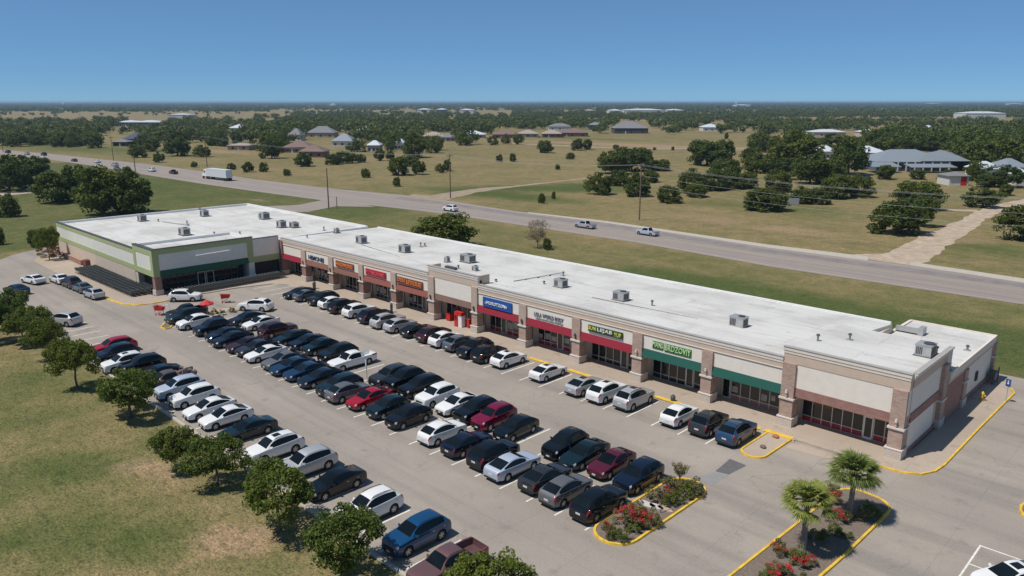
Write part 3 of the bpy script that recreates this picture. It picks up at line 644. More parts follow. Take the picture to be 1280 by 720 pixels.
sign(-41.75, -37.25, 3.94, 4.88, None, [('MANS', -41.7, -40.45, 4.3, 4.84, PGR), ('BRDZOVIY', -40.2, -37.25, 4.22, 4.84, PGR), ('MANS', -41.66, -40.4, 4.27, 4.81, GRB), ('BRDZOVIY', -40.16, -37.2, 4.19, 4.81, GRB)], 'pale green lettering on the cream fascia above the green awning')
signs = [o for o in COL.objects if o.name.startswith('shop_sign')]
# green backing for the last sign
o = signs[-1]; m = MB(); m.box(-2.25, -0.95, -0.05, -0.02, 0.15, 0.95); m.box(-0.8, 2.3, -0.05, -0.02, 0.1, 0.95); m.build('sign_board', GRB, o)
for c in [c for c in COL.objects if c.parent == o and c.name.startswith('lettering')]:
    c.location.y = -0.05
    if c.data.materials[0] == GRB: bpy.data.objects.remove(c)

# ================================================================ SUPERMARKET
XR, XL, YS, YB = -116.2, -162.3, 42.3, 81.0
m = MB(); m.box(XL, -118.15, YS + 0.35 + 1.0, YB, 0.0, 5.9); part(m, 'wall', BEIGE, supers)
m = MB(); m.box(-118.15, XR - 0.65, 57.5, YB, 0.0, 5.9); part(m, 'wall', BEIGE, supers)
m = MB(); m.box(XL + 0.35, XR - 0.3, YS + 0.35, YB - 0.3, 5.91, 6.02); part(m, 'roof', ROOF, supers)
# south side bands
m = MB(); m.box(XL, -123.8, YS, YS + 0.349, 0.14, 3.05); part(m, 'lower_wall', BEIGE, supers)
m = MB(); m.box(XL - 0.02, -123.8, YS - 0.04, YS + 0.35, 3.05, 3.8); m.box(XL - 0.02, -123.8, YS - 0.04, YS + 0.35, 5.65, 6.35); part(m, 'sage_band', SAGE, supers)
m = MB(); m.box(XL, -123.8, YS, YS + 0.349, 3.8, 5.65); part(m, 'wall_panel', PALE, supers)
m = MB(); m.box(XL - 0.06, -123.75, YS - 0.08, YS + 0.42, 6.35, 6.44); part(m, 'coping', DKMETAL, supers)
m = MB(); m.box(XL - 0.04, XL + 0.34, YS + 0.36, YB, 5.0, 6.4); m.box(XL + 0.35, XR - 0.3, YB - 0.3, YB, 5.0, 6.4); m.box(XR - 0.3, XR, 63.9, YB, 4.4, 6.3); part(m, 'parapet', WHITEP, supers)
# corner block: sage frame with pale insets, tall
ZT = 7.1
m = MB(); m.box(-123.8, XR, YS - 0.06, YS + 0.5, 6.2, ZT); m.box(-123.8, -122.8, YS - 0.06, YS + 0.5, 2.95, 6.2); m.box(-117.1, XR, YS - 0.06, YS + 0.5, 2.95, 6.2); m.box(-122.8, -117.1, YS - 0.06, YS + 0.5, 2.95, 3.85)
m.box(XR - 0.5, XR, YS + 0.5, 58.3, 6.3, ZT); m.box(XR - 0.5, XR, YS + 0.5, 43.2, 2.95, 6.3); m.box(XR - 0.5, XR, 57.3, 58.3, 2.95, 6.3); part(m, 'sage_frame', SAGE, supers)
m = MB(); m.box(-122.8, -117.1, YS, YS + 0.45, 3.85, 6.2); m.box(XR - 0.45, XR - 0.06, 43.2, 57.3, 3.85, 6.3); part(m, 'wall_panel', PALE, supers)
m = MB(); m.box(-123.86, XR + 0.06, YS - 0.12, YS + 0.56, ZT, ZT + 0.09); m.box(XR - 0.56, XR + 0.06, YS + 0.56, 58.36, ZT, ZT + 0.09); m.box(XR - 0.56, XR + 0.04, 58.36, 62.95, 6.72, 6.8); part(m, 'coping', DKMETAL, supers)
m = MB(); m.box(-123.8, XR - 0.5, 58.0, 58.3, 6.0, ZT); m.box(-123.8, -123.5, YS + 0.5, 58.0, 6.0, ZT); part(m, 'parapet', WHITEP, supers)
m = MB(); m.box(-123.5, XR - 0.5, YS + 0.5, 58.0, 6.6, 6.7); part(m, 'roof', ROOF, supers)
m = MB(); m.box(XR - 0.45, XR - 0.03, 58.3, 62.95, 3.85, 6.72); part(m, 'wall_panel', CREAM, supers)
m = MB(); m.box(XR - 0.45, XR - 0.01, 58.3, 62.95, 2.85, 3.85); part(m, 'sage_band', SAGE, supers)
m = MB(); m.box(XR - 0.6, XR - 0.4, 58.4, 62.95, 0.14, 2.85); part(m, 'lower_wall', DARK, supers)
m = MB(); m.add([(XR - 0.02, 43.2, 3.85), (XR - 0.02, 57.3, 3.85), (XR + 0.3, 57.3, 3.0), (XR + 0.3, 43.2, 3.0), (XR - 0.4, 43.2, 2.97), (XR - 0.4, 57.3, 2.97)], [(0, 3, 2, 1), (3, 4, 5, 2), (0, 4, 3), (1, 2, 5)]); part(m, 'awning', plain('forest awning', (0.02, 0.10, 0.05), 0.8), supers)
m = MB(); m.tube((XR + 0.62, 48.6, 5.5), (XR + 0.62, 54.0, 5.6), 0.09, n=8); [m.tube((XR - 0.05, y_, 5.5), (XR + 0.6, y_, 5.5), 0.03, n=5) for y_ in (49.2, 51.3, 53.4)]; part(m, 'light_bar', WHITEP, supers)
for (cx, cy, mt, nm) in [(-116.75, 42.85, BROWNBRICK, 0), (-116.7, 57.85, PALE, 1), (-123.3, 42.85, BEIGE, 2)]:
    m = MB(); m.box(cx - 0.5, cx + 0.5, cy - 0.5, cy + 0.5, 0.95, 2.95); c = part(m, 'column', mt, supers)
    m = MB(); m.box(cx - 0.6, cx + 0.6, cy - 0.6, cy + 0.6, 0.14, 0.95); subpart(m, 'column_base', STONE if nm != 1 else PALE, c)
m = MB(); m.box(-118.1, -118.05, 43.4, 57.3, 0.15, 3.0); win = part(m, 'storefront_window', SHOPGLASS, supers)
m = MB()
for k in range(15):
    y = 43.45 + k * 0.98; m.box(-118.04, -117.97, y - 0.03, y + 0.03, 0.15, 2.95)
for z in (0.7, 1.7, 2.5): m.box(-118.04, -117.98, 43.48, 57.17, z - 0.025, z + 0.025)
subpart(m, 'frame', DKMETAL, win)
for y in (49.5, 50.9):
    m = MB(); m.box(-117.95, -117.9, y, y + 0.1, 0.15, 2.4); m.box(-117.95, -117.9, y + 1.15, y + 1.25, 0.15, 2.4); m.box(-117.95, -117.9, y + 0.101, y + 1.149, 2.28, 2.4); d = part(m, 'door', WHITEP, supers)
    m = MB(); m.box(-117.94, -117.92, y + 0.101, y + 1.149, 0.15, 2.28); subpart(m, 'door_glass', SHOPGLASS, d)
m = MB(); m.box(-118.03, -116.3, 43.4, 57.3, 3.0, 3.05); part(m, 'soffit', DARK, supers)
m = MB(); m.box(-123.0, -118.2, 43.25, 43.33, 0.14, 2.95); part(m, 'side_window', SHOPGLASS, supers)

# ================================================================ ROOF UNITS
def hvac(px, py, z, w_, d_, h_, label, two=False, rz=0.0):
    x, y = at(px, py, z); w_ *= 0.76; d_ *= 0.8; h_ *= 0.82
    o = thing('rooftop_air_conditioner', label, 'air conditioner', (x, y, z), rz, 'rooftop air conditioning units')
    m = MB(); m.box(-w_ / 2 - 0.1, w_ / 2 + 0.1, -d_ / 2 - 0.1, d_ / 2 + 0.1, 0, 0.16); m.build('curb_frame', DKMETAL, o)
    m = MB(); m.box(-w_ / 2, w_ / 2, -d_ / 2, d_ / 2, 0.161, h_); m.box(-w_ / 2 - 0.04, w_ / 2 + 0.04, -d_ / 2 - 0.04, d_ / 2 + 0.04, h_ + 0.001, h_ + 0.05); m.build('casing', METAL, o)
    m = MB(); m2 = MB()
    for k in range(4):
        xx = -w_ / 2 + 0.1 + k * (w_ / 2 - 0.1) / 4; m.box(xx, xx + (w_ / 2 - 0.1) / 4 - 0.05, -d_ / 2 - 0.02, -d_ / 2 - 0.002, 0.3, h_ - 0.15)
        yy = -d_ / 2 + 0.12 + k * (d_ - 0.24) / 4; m2.box(w_ / 2 + 0.002, w_ / 2 + 0.02, yy, yy + (d_ - 0.24) / 4 - 0.05, 0.3, h_ - 0.15)
    m.build('coil_grille', DKMETAL, o); m2.build('coil_grille', DKMETAL, o)
    m = MB(); m.tube((w_ * 0.2, 0, h_ + 0.051), (w_ * 0.2, 0, h_ + 0.14), d_ * 0.3, n=14); m.build('fan_guard', DKMETAL, o)
    if two:
        m = MB(); m.box(-w_ / 2 - 1.1, -w_ / 2 - 0.002, -d_ / 3, d_ / 3, 0.2, h_ * 0.7); m.build('duct', METAL, o)
    return o
HV = [(178, 276.5, 6.0, 2.0, 1.5, 1.5, 'grey air conditioner nearest the left corner of the supermarket roof', 0), (256, 270.5, 6.0, 2.0, 1.5, 1.5, 'grey air conditioner by the rear parapet of the supermarket roof', 0), (231, 294, 6.0, 2.6, 1.6, 1.55, 'wide grey air conditioner near the front of the supermarket roof', 0),
      (331, 274, 6.0, 2.0, 1.8, 1.6, 'air conditioner with side duct on the supermarket roof, rearmost of three', 1), (352, 284.5, 6.0, 1.9, 1.5, 1.55, 'taller air conditioner of the close pair at supermarket roof edge', 0), (368, 284.5, 6.0, 1.9, 1.5, 1.2, 'lower air conditioner of the close pair at supermarket roof edge', 0),
      (421, 291.5, 6.05, 1.0, 0.9, 1.0, 'small dark air conditioner beside the step between the two roofs', 0), (452, 304.5, 6.05, 2.0, 1.5, 1.5, 'air conditioner on the mall roof above the orange sign', 0), (506, 316, 6.05, 2.0, 1.5, 1.5, 'air conditioner on the mall roof beside a cluster of vent pipes', 0),
      (585, 328, 6.05, 2.6, 1.7, 1.45, 'wide air conditioner behind the raised blank panel of the mall roof', 0), (701, 359.5, 6.05, 1.8, 1.4, 1.35, 'air conditioner with a small vent behind it on the mall roof', 0), (776, 376, 6.05, 2.0, 1.5, 1.35, 'air conditioner standing alone above the lime lettered sign', 0),
      (923, 409, 6.0, 2.0, 1.5, 1.4, 'air conditioner standing alone above the blank green awning shop', 0), (1156, 445, 7.06, 1.7, 1.9, 1.35, 'air conditioner at the right end of the mall roof near the lower wing', 0), (594, 340, 6.0, 0.9, 0.8, 1.0, 'small air conditioner right behind the raised parapet, next to a larger one', 0), (559, 328.5, 6.05, 0.8, 0.8, 1.0, 'small air conditioner left of the wide one on the mall roof', 0)]
for a in HV: hvac(*a[:6], a[6], a[7], 0.0)
VENTM = plain('vent pipe', (0.30, 0.30, 0.30), 0.6, 0.3, var=0.3)
VP = [(531, 307.5, 6.05), (526, 308.5, 6.05), (704, 345, 6.0), (680, 356, 6.05), (1022, 427, 7.15), (1062, 425, 7.15), (1209, 438, 4.86), (384, 299, 6.05), (405, 288, 6.05), (250, 262.5, 6.0), (198, 277, 6.0), (234, 280.5, 6.0), (268, 294, 6.0), (300, 293, 6.0), (815, 383, 6.05), (573, 337, 6.05), (620, 354, 6.05), (1170, 443, 7.08)]
for i, (px, py, z) in enumerate(VP):
    x, y = at(px, py, z)
    o = thing('roof_vent', 'small grey vent stub standing on the white roof', 'roof vent', (x, y, z), 0, 'vent stubs on the flat roofs')
    h = 0.35 + 0.3 * ((i * 37) % 10) / 10
    m = MB(); m.tube((0, 0, 0.05), (0, 0, h), 0.1, n=8); m.build('pipe', VENTM, o); m = MB(); m.tube((0, 0, h), (0, 0, h + 0.14), 0.2, 0.12, 8); m.build('cap', DKMETAL, o)
    m = MB(); m.box(-0.3, 0.3, -0.25, 0.25, 0, 0.05); m.build('flashing', METAL, o)
x, y = at(1140, 417, 4.86)
o = thing('roof_duct', 'bent sheet metal duct lying on the low rear wing roof', 'duct', (x, y, 4.87))
m = MB(); m.box(-1.6, 0.6, -0.25, 0.25, 0.15, 0.6); m.build('duct_run', METAL, o); m = MB(); m.box(0.601, 1.1, -0.3, 0.9, 0.0, 0.8); m.build('elbow', METAL, o)
x, y = at(565, 338, 6.02)
o = thing('roof_duct', 'dark bent duct lying behind the raised parapet of the mall roof', 'duct', (x, y, 6.04))
m = MB(); m.box(-1.2, 0.9, -0.3, 0.2, 0.1, 0.5); m.build('duct_run', DKMETAL, o); m = MB(); m.tube((-1.8, 0.9, 0.1), (0.2, -0.1, 0.4), 0.18, n=8); m.build('pipe', DKMETAL, o)
o = thing('roof_conduit', 'thin conduit run crossing the supermarket roof', 'conduit', (*at(212, 280, 6.02), 6.03)); m = MB(); m.tube((-3.5, 0, 0.1), (4.5, 1.5, 0.1), 0.07, n=6); m.build('pipe', VENTM, o); m = MB(); m.box(4.3, 4.8, 1.3, 1.7, 0, 0.4); m.build('junction_box', METAL, o)

for (p0, p1, z, lab) in [((642, 352), (702, 341), 6.2, 'thin dark conduit crossing the mall roof behind the blue sign'), ((452, 306), (500, 321), 6.2, 'thin conduit between two air conditioners over the orange signs'), ((740, 372), (872, 398), 6.2, 'long thin conduit run along the mall roof toward the right')]:
    a, b = at(*p0, z), at(*p1, z); o = thing('roof_conduit', lab, 'conduit', (a[0], a[1], z)); m = MB(); m.tube((0, 0, 0.06), (b[0] - a[0], b[1] - a[1], 0.0), 0.05, n=6); m.build('pipe', VENTM, o)
    for t in (0.25, 0.5, 0.75): m = MB(); m.box((b[0] - a[0]) * t - 0.1, (b[0] - a[0]) * t + 0.1, (b[1] - a[1]) * t - 0.1, (b[1] - a[1]) * t + 0.1, -0.1, 0.0); m.build('support_block', DKMETAL, o)
# ================================================================ VEHICLES
PAINT = {}
def paint(name, c, metal=0.25):
    n = N('car paint ' + name); n.col(c); n.set(Metallic=metal, Roughness=0.38, Coat_Weight=1.0, Coat_Roughness=0.03); n.b.inputs['Specular IOR Level'].default_value = 0.0; n.set(Roughness=0.6); n.b.inputs['Coat IOR'].default_value = 1.6
    PAINT[name] = n.m
for k, c, mt in [('white', (0.76, 0.76, 0.75), 0.0), ('silver', (0.48, 0.49, 0.50), 0.5), ('pale blue', (0.50, 0.56, 0.66), 0.4), ('black', (0.005, 0.006, 0.008), 0.1), ('charcoal', (0.030, 0.033, 0.038), 0.3), ('grey', (0.15, 0.155, 0.16), 0.5), ('slate', (0.10, 0.125, 0.155), 0.45),
                 ('navy', (0.006, 0.012, 0.028), 0.2), ('blue', (0.010, 0.036, 0.085), 0.3), ('steel blue', (0.022, 0.06, 0.125), 0.3), ('bright blue', (0.008, 0.065, 0.165), 0.3), ('dark teal', (0.006, 0.019, 0.026), 0.2), ('maroon', (0.10, 0.010, 0.027), 0.3), ('crimson', (0.19, 0.006, 0.035), 0.25), ('red', (0.35, 0.008, 0.022), 0.2),
                 ('dark maroon', (0.042, 0.010, 0.016), 0.3), ('mauve', (0.16, 0.085, 0.085), 0.35), ('brown', (0.11, 0.08, 0.065), 0.3)]: paint(k, c, mt)
UNDER = plain('car underbody', (0.012, 0.012, 0.012), 0.8, world=False)
TYRE = plain('tyre rubber', (0.018, 0.018, 0.018), 0.85, world=False)
RIM = plain('alloy rim', (0.42, 0.43, 0.44), 0.35, 0.7, world=False)
LAMP = plain('headlamp lens', (0.62, 0.64, 0.66), 0.12, 0.2, world=False)
TAIL = plain('tail lamp lens', (0.30, 0.012, 0.015), 0.15, world=False)
PLATE = plain('number plate', (0.62, 0.63, 0.64), 0.5, world=False)
GRILLE = plain('black grille', (0.015, 0.015, 0.016), 0.35, world=False)
CHROME = plain('bright trim', (0.55, 0.56, 0.57), 0.25, 0.8, world=False)
MIRR = plain('mirror shell', (0.03, 0.03, 0.032), 0.35, world=False)

def interp(tab, y):
    if y >= tab[0][0]: return tab[0][1]
    for (a, va), (b, vb) in zip(tab, tab[1:]):
        if y >= b: return vb + (va - vb) * (y - b) / (a - b)
    return tab[-1][1]

TYPES = {   # L, W, H, front axle, rear axle, wheel radius, top profile, belt profile, (ya, yb, yc, yd)
    'sedan': dict(L=4.75, W=1.86, r=0.34, ax=(1.42, -1.36), win=(1.10, 0.15, -1.02, -1.95), H=1.48,
        top=[(2.375, 0.64), (2.32, 0.76), (2.12, 0.84), (1.7, 0.91), (1.10, 0.99), (0.62, 1.24), (0.15, 1.425), (-0.3, 1.48), (-0.65, 1.465), (-1.02, 1.395), (-1.5, 1.235), (-1.95, 1.10), (-2.2, 1.075), (-2.32, 1.0), (-2.375, 0.86)],
        belt=[(2.375, 0.60), (2.32, 0.72), (2.12, 0.80), (1.7, 0.87), (1.10, 0.95), (0, 0.985), (-1.2, 1.04), (-1.95, 1.075), (-2.2, 1.04), (-2.32, 0.96), (-2.375, 0.83)]),
    'suv': dict(L=4.7, W=1.93, r=0.375, ax=(1.42, -1.38), win=(1.12, 0.42, -1.55, -2.08), H=1.70,
        top=[(2.35, 0.78), (2.29, 0.94), (2.12, 1.02), (1.7, 1.07), (1.12, 1.13), (0.76, 1.38), (0.42, 1.58), (0.1, 1.67), (-0.3, 1.70), (-0.9, 1.69), (-1.55, 1.615), (-1.85, 1.42), (-2.08, 1.20), (-2.25, 1.10), (-2.35, 0.90)],
        belt=[(2.35, 0.73), (2.29, 0.89), (2.12, 0.97), (1.7, 1.02), (1.12, 1.08), (0, 1.09), (-1.0, 1.13), (-1.6, 1.17), (-2.08, 1.18), (-2.25, 1.06), (-2.35, 0.86)]),
    'hatchback': dict(L=4.4, W=1.86, r=0.345, ax=(1.32, -1.28), win=(1.10, 0.3, -1.25, -1.92), H=1.57,
        top=[(2.2, 0.70), (2.14, 0.84), (1.96, 0.92), (1.6, 0.98), (1.10, 1.05), (0.68, 1.30), (0.3, 1.48), (-0.1, 1.565), (-0.6, 1.57), (-1.25, 1.475), (-1.6, 1.31), (-1.92, 1.13), (-2.06, 1.07), (-2.15, 0.97), (-2.2, 0.82)],
        belt=[(2.2, 0.66), (2.14, 0.80), (1.96, 0.88), (1.6, 0.94), (1.10, 1.0), (0, 1.03), (-1.2, 1.09), (-1.92, 1.11), (-2.06, 1.03), (-2.15, 0.93), (-2.2, 0.78)]),
    'pickup': dict(L=5.5, W=1.90, r=0.37, ax=(1.75, -1.62), win=(1.18, 0.55, -0.72, -0.92), H=1.78,
        top=[(2.75, 0.80), (2.68, 0.98), (2.5, 1.05), (2.0, 1.10), (1.18, 1.15), (0.86, 1.45), (0.55, 1.69), (0.2, 1.77), (-0.3, 1.77), (-0.72, 1.72), (-0.84, 1.42), (-0.92, 1.13), (-1.0, 1.125), (-2.68, 1.125), (-2.75, 1.1)],
        belt=[(2.75, 0.75), (2.68, 0.93), (2.5, 1.0), (2.0, 1.05), (1.18, 1.10), (0, 1.10), (-0.92, 1.11), (-2.68, 1.11), (-2.75, 1.08)]),
}
def make_car(kind, sun=False, rails=False, rear_load=False):
    T = TYPES[kind]; L, W, r = T['L'], T['W'], T['r']; ya, yb, yc, yd = T['win']; hw = W / 2
    ys = set([p[0] for p in T['top']] + [p[0] for p in T['belt']] + [ya, yb, yc, yd, (yb + yc) / 2 + 0.05, (yb + yc) / 2 - 0.0])
    AR = r + 0.07
    for a in T['ax']:
        for k in (-1.04, -1.0, -0.9, -0.7, -0.4, 0, 0.4, 0.7, 0.9, 1.0, 1.04): ys.add(a + k * AR)
    ys = sorted([y for y in ys if abs(y) <= L / 2 + 1e-6], reverse=True)
    yy = [ys[0]]
    for y in ys[1:]:
        if yy[-1] - y > 0.012: yy.append(y)
    yy[-1] = -L / 2; ys = yy
    def plan(y):
        e = abs(y) - (L / 2 - 0.85)
        f = 1.0 if e <= 0 else 1 - (0.20 if y > 0 else 0.14) * (e / 0.85) ** 2.6
        return f
    rows = []
    for y in ys:
        t = interp(T['top'], y); b = min(interp(T['belt'], y), t - 0.015); g = t - b; wv = hw * plan(y)
        zb = 0.22 + (0.06 if abs(y) > L / 2 - 0.25 else 0)
        za = 0
        for a in T['ax']:
            d = abs(y - a)
            if d <= AR + 1e-6: za = max(za, r + math.sqrt(max(0, AR * AR - d * d)))
        mids = 0.42 * b + 0.28
        pt = [(0, max(zb, za * 0.98)), (0.80 * wv, max(zb, za * 0.98)), (0.965 * wv, max(zb + 0.08, za)), (0.995 * wv, max(min(0.55, mids), za + 0.025)), (0.99 * wv, max(b - 0.13, za + 0.04)), (0.955 * wv, b)]
        cab = max(0.0, min(1.0, (g - 0.04) / 0.3))
        x6 = (0.92 - 0.0 * cab) * wv; x7 = x6 - 0.05 - 0.155 * g / 0.5; x8 = x7 - 0.075
        pt += [(x6, b + min(0.025, g * 0.35)), (x7, b + g * 0.80), (x8, b + g * 0.95), (x8 * 0.55, b + g * 0.99), (0, t)]
        if kind == 'pickup' and -2.69 < y < -0.97:
            pt[7] = (x6 - 0.10, t); pt[8] = (x6 - 0.12, 0.66); pt[9] = (x8 * 0.5, 0.66); pt[10] = (0, 0.66)
        rows.append(pt)
    nv = 11; V = []; 
    for y, pt in zip(ys, rows):
        V += [(x, y, z) for x, z in pt] + [(-x, y, z) for x, z in pt[9:0:-1]]
    P = 20; Fc = []; MI = []
    for i in range(len(ys) - 1):
        for k in range(P):
            a, b = i * P + k, i * P + (k + 1) % P; Fc.append((a, b, b + P, a + P)); MI.append(1 if k in (0, 1, 18, 19) else 0)
    Fc.append(tuple(range(P))); MI.append(0); o0 = (len(ys) - 1) * P; Fc.append(tuple(range(o0, o0 + P))[::-1]); MI.append(0)
    o = thing('car', None, None)
    m = MB(); m.v = V; m.f = Fc; m.mi = MI
    body = m.build('body', [PAINT['white'], UNDER], o, 32)
    if kind == 'pickup': pass
    # panels lifted off the shell
    def pick(i0, i1, ks, off, name, mat, parent=o):
        mm = MB(); cz = 0.7
        sel = [(i, k) for i in range(i0, i1) for k in ks]
        used = {}
        vs = []; fs = []
        for i, k in sel:
            q = []
            for vi in (i * P + k, i * P + (k + 1) % P, (i + 1) * P + (k + 1) % P, (i + 1) * P + k):
                if vi not in used: used[vi] = len(vs); vs.append(Vector(V[vi]))
                q.append(used[vi])
            fs.append(tuple(q))
        nrm = [Vector() for _ in vs]
        for f in fs:
            n_ = (vs[f[1]] - vs[f[0]]).cross(vs[f[3]] - vs[f[0]])
            for q in f: nrm[q] += n_
        vs = [v + (n_.normalized() * off if n_.length > 0 else Vector()) for v, n_ in zip(vs, nrm)]
        mm.add(vs, fs); return mm.build(name, mat, parent, 40)
    def near(y): return min(range(len(ys)), key=lambda i: abs(ys[i] - y))
    ia, ib, ic, idd = near(ya), near(yb), near(yc), near(yd)
    pick(ia, ib, (8, 9, 10, 11), 0.008, 'windshield', CARGLASS)
    pick(ic, idd, (8, 9, 10, 11), 0.008, 'rear_window', CARGLASS)
    im = near((yb + yc) / 2 + 0.05)
    i0 = near(ya - 0.30); i1 = near(yd + (0.38 if kind == 'suv' else 0.30))
    if kind == 'pickup': i1 = near(yc)
    for ks in ((6,), (13,)):
        pick(i0, im, ks, 0.008, 'side_window', CARGLASS); pick(im, i1, ks, 0.008, 'side_window', CARGLASS)
    yl = L / 2
    ih = [i for i, y in enumerate(ys) if y >= yl - 0.42][-1]; 
    for ks in ((4, 5), (14, 15)): pick(1, max(2, ih), ks, 0.012, 'headlight', LAMP)
    it = [i for i, y in enumerate(ys) if y <= -yl + 0.30][0]; n_ = len(ys) - 1
    for ks in ((4, 5), (14, 15)): pick(min(it, n_ - 2), n_ - (0 if kind != 'sedan' else 0), ks, 0.012, 'taillight', TAIL)
    zf = interp(T['top'], yl)
    m = MB(); m.box(-hw * 0.48, hw * 0.48, yl + 0.001, yl + 0.03, 0.42, zf - 0.08); m.build('grille', GRILLE, o)
    m = MB(); m.box(-hw * 0.62, hw * 0.62, yl - 0.01, yl + 0.035, 0.29, 0.385); m.build('bumper_intake', GRILLE, o)
    m = MB(); m.box(-0.17, 0.17, yl + 0.031, yl + 0.042, 0.40, 0.52); m.build('number_plate', PLATE, o)
    zr = interp(T['top'], -yl)
    m = MB(); m.box(-0.2, 0.2, -yl - 0.02, -yl - 0.001, zr - 0.24, zr - 0.11); m.build('number_plate', PLATE, o)
    m = MB(); m.box(-hw * 0.74, hw * 0.74, -yl - 0.035, -yl + 0.02, 0.30, 0.43); m.build('rear_bumper_trim', GRILLE, o)
    for s in (-1, 1):
        m = MB(); bz = interp(T['belt'], ya - 0.35)
        xo = hw * 0.95
        m.add([(s * (xo - 0.02), ya - 0.30, bz + 0.02), (s * (xo + 0.17), ya - 0.36, bz + 0.03), (s * (xo + 0.17), ya - 0.40, bz + 0.16), (s * (xo - 0.02), ya - 0.34, bz + 0.14),
               (s * (xo - 0.02), ya - 0.42, bz + 0.02), (s * (xo + 0.17), ya - 0.45, bz + 0.03), (s * (xo + 0.17), ya - 0.47, bz + 0.15), (s * (xo - 0.02), ya - 0.45, bz + 0.14)],
              [(0, 1, 2, 3), (7, 6, 5, 4), (0, 4, 5, 1), (1, 5, 6, 2), (2, 6, 7, 3), (3, 7, 4, 0)]); m.build('mirror', [PAINT['white']], o)
        m = MB(); m.box(s * hw * 0.985, s * (hw * 0.985 + 0.012), T['ax'][1] + AR + 0.06, T['ax'][0] - AR - 0.06, 0.27, 0.36); m.build('rocker_trim', GRILLE, o)
        m = MB()
        for yq in (im,): m.box(s * (hw * 0.99), s * (hw * 0.99 + 0.02), ys[yq] - 0.28, ys[yq] - 0.10, interp(T['belt'], 0) - 0.17, interp(T['belt'], 0) - 0.14); m.box(s * (hw * 0.99), s * (hw * 0.99 + 0.02), ys[yq] - 1.2, ys[yq] - 1.02, interp(T['belt'], 0) - 0.155, interp(T['belt'], 0) - 0.125)
        m.build('door_handle', CHROME, o)
    for a in T['ax']:
        for s in (-1, 1):
            xc = s * (hw - 0.13)
            m = MB(); seg = 20; prof = [(0.10, r * 0.62), (0.11, r * 0.9), (0.085, r), (-0.085, r), (-0.11, r * 0.9), (-0.10, r * 0.62)]
            vs = [(xc + s * px_, a + math.cos(2 * math.pi * j / seg) * rr, r + math.sin(2 * math.pi * j / seg) * rr) for j in range(seg) for px_, rr in prof]
            fs = [(j * 6 + q, ((j + 1) % seg) * 6 + q, ((j + 1) % seg) * 6 + (q + 1), j * 6 + (q + 1)) for j in range(seg) for q in range(5)]
            m.add(vs, fs); wh = m.build('wheel', TYRE, o, 50)
            m = MB(); xd = xc + s * 0.055; m.tube((xd - s * 0.02, a, r), (xd, a, r), r * 0.64, n=18, mi=1)
            for j in range(5):
                t = 2 * math.pi * j / 5 + 0.3; c_, s_ = math.cos(t), math.sin(t); pv = []
                for rr, hwid in ((0.04, 0.045), (r * 0.62, 0.062)):
                    for q in (-1, 1): pv.append((xd + s * 0.03, a + c_ * rr - s_ * hwid * q, r + s_ * rr + c_ * hwid * q))
                m.add(pv, [(0, 1, 3, 2)])
            m.tube((xd, a, r), (xd + s * 0.035, a, r), r * 0.18, n=10)
            for j in range(18):
                t0, t1 = 2 * math.pi * j / 18, 2 * math.pi * (j + 1) / 18
                m.add([(xd + s * 0.028, a + math.cos(t) * rr, r + math.sin(t) * rr) for t, rr in ((t0, r * 0.56), (t1, r * 0.56), (t1, r * 0.65), (t0, r * 0.65))], [(0, 1, 2, 3)])
            m.build('rim', [RIM, GRILLE], wh)
    if sun: pick(near(yb - 0.18), near(min(yb - 0.9, -0.5)), (9, 10), 0.008, 'sunroof', CARGLASS)
    if rails:
        for s in (-1, 1):
            m = MB(); xr = abs(rows[near(-0.5)][8][0]) ; pts = [(yb - 0.15, interp(T['top'], yb - .15) - 0.03), (yb - 0.4, interp(T['top'], yb - .4) + 0.03), (-0.5, T['H'] + 0.03), (yc + 0.3, interp(T['top'], yc + .3) + 0.03), (yc + 0.05, interp(T['top'], yc + .05) - 0.03)]
            for (y0, z0), (y1, z1) in zip(pts, pts[1:]): m.tube((s * xr, y0, z0), (s * xr, y1, z1), 0.022, n=6)
            m.build('roof_rail', GRILLE, o)
    if rear_load:
        m = MB(); rr = random.Random(3)
        for k in range(26):
            x, y, z = rr.uniform(-0.75, 0.75), rr.uniform(-2.6, -1.1), 0.7 + rr.uniform(0, 0.75); a_, b_, c_ = rr.uniform(0.1, 0.35), rr.uniform(0.1, 0.45), rr.uniform(0.04, 0.25)
            q = Euler((rr.uniform(-.5, .5), rr.uniform(-.5, .5), rr.uniform(0, 3))).to_matrix(); base = MB().box(-a_, a_, -b_, b_, -c_, c_)
            m.add([q @ Vector(v) + Vector((x, y, z)) for v in base.v], base.f)
        m.build('scrap_load', plain('mixed scrap', (0.16, 0.12, 0.11), 0.8, var=0.6, scale=2.0, world=False), o)
    o.location = (0, 0, -500); freeze(o); return o
for _k, _z in (('suv', 1.055), ('hatchback', 1.03)):
    for _p in ('top', 'belt'): TYPES[_k][_p] = [(a, b * _z) for a, b in TYPES[_k][_p]]
    TYPES[_k]['H'] *= _z
PROTO = {}
def proto(kind, **kw):
    k = (kind,) + tuple(sorted(kw.items()))
    if k not in PROTO: PROTO[k] = make_car(kind, **kw)
    return PROTO[k]
USED = set()
CATS = {'suv': 'suv', 'sedan': 'sedan', 'hatchback': 'hatchback', 'pickup': 'pickup truck'}
NAMES = {'suv': 'parked_suv', 'sedan': 'parked_sedan', 'hatchback': 'parked_hatchback', 'pickup': 'pickup_truck'}
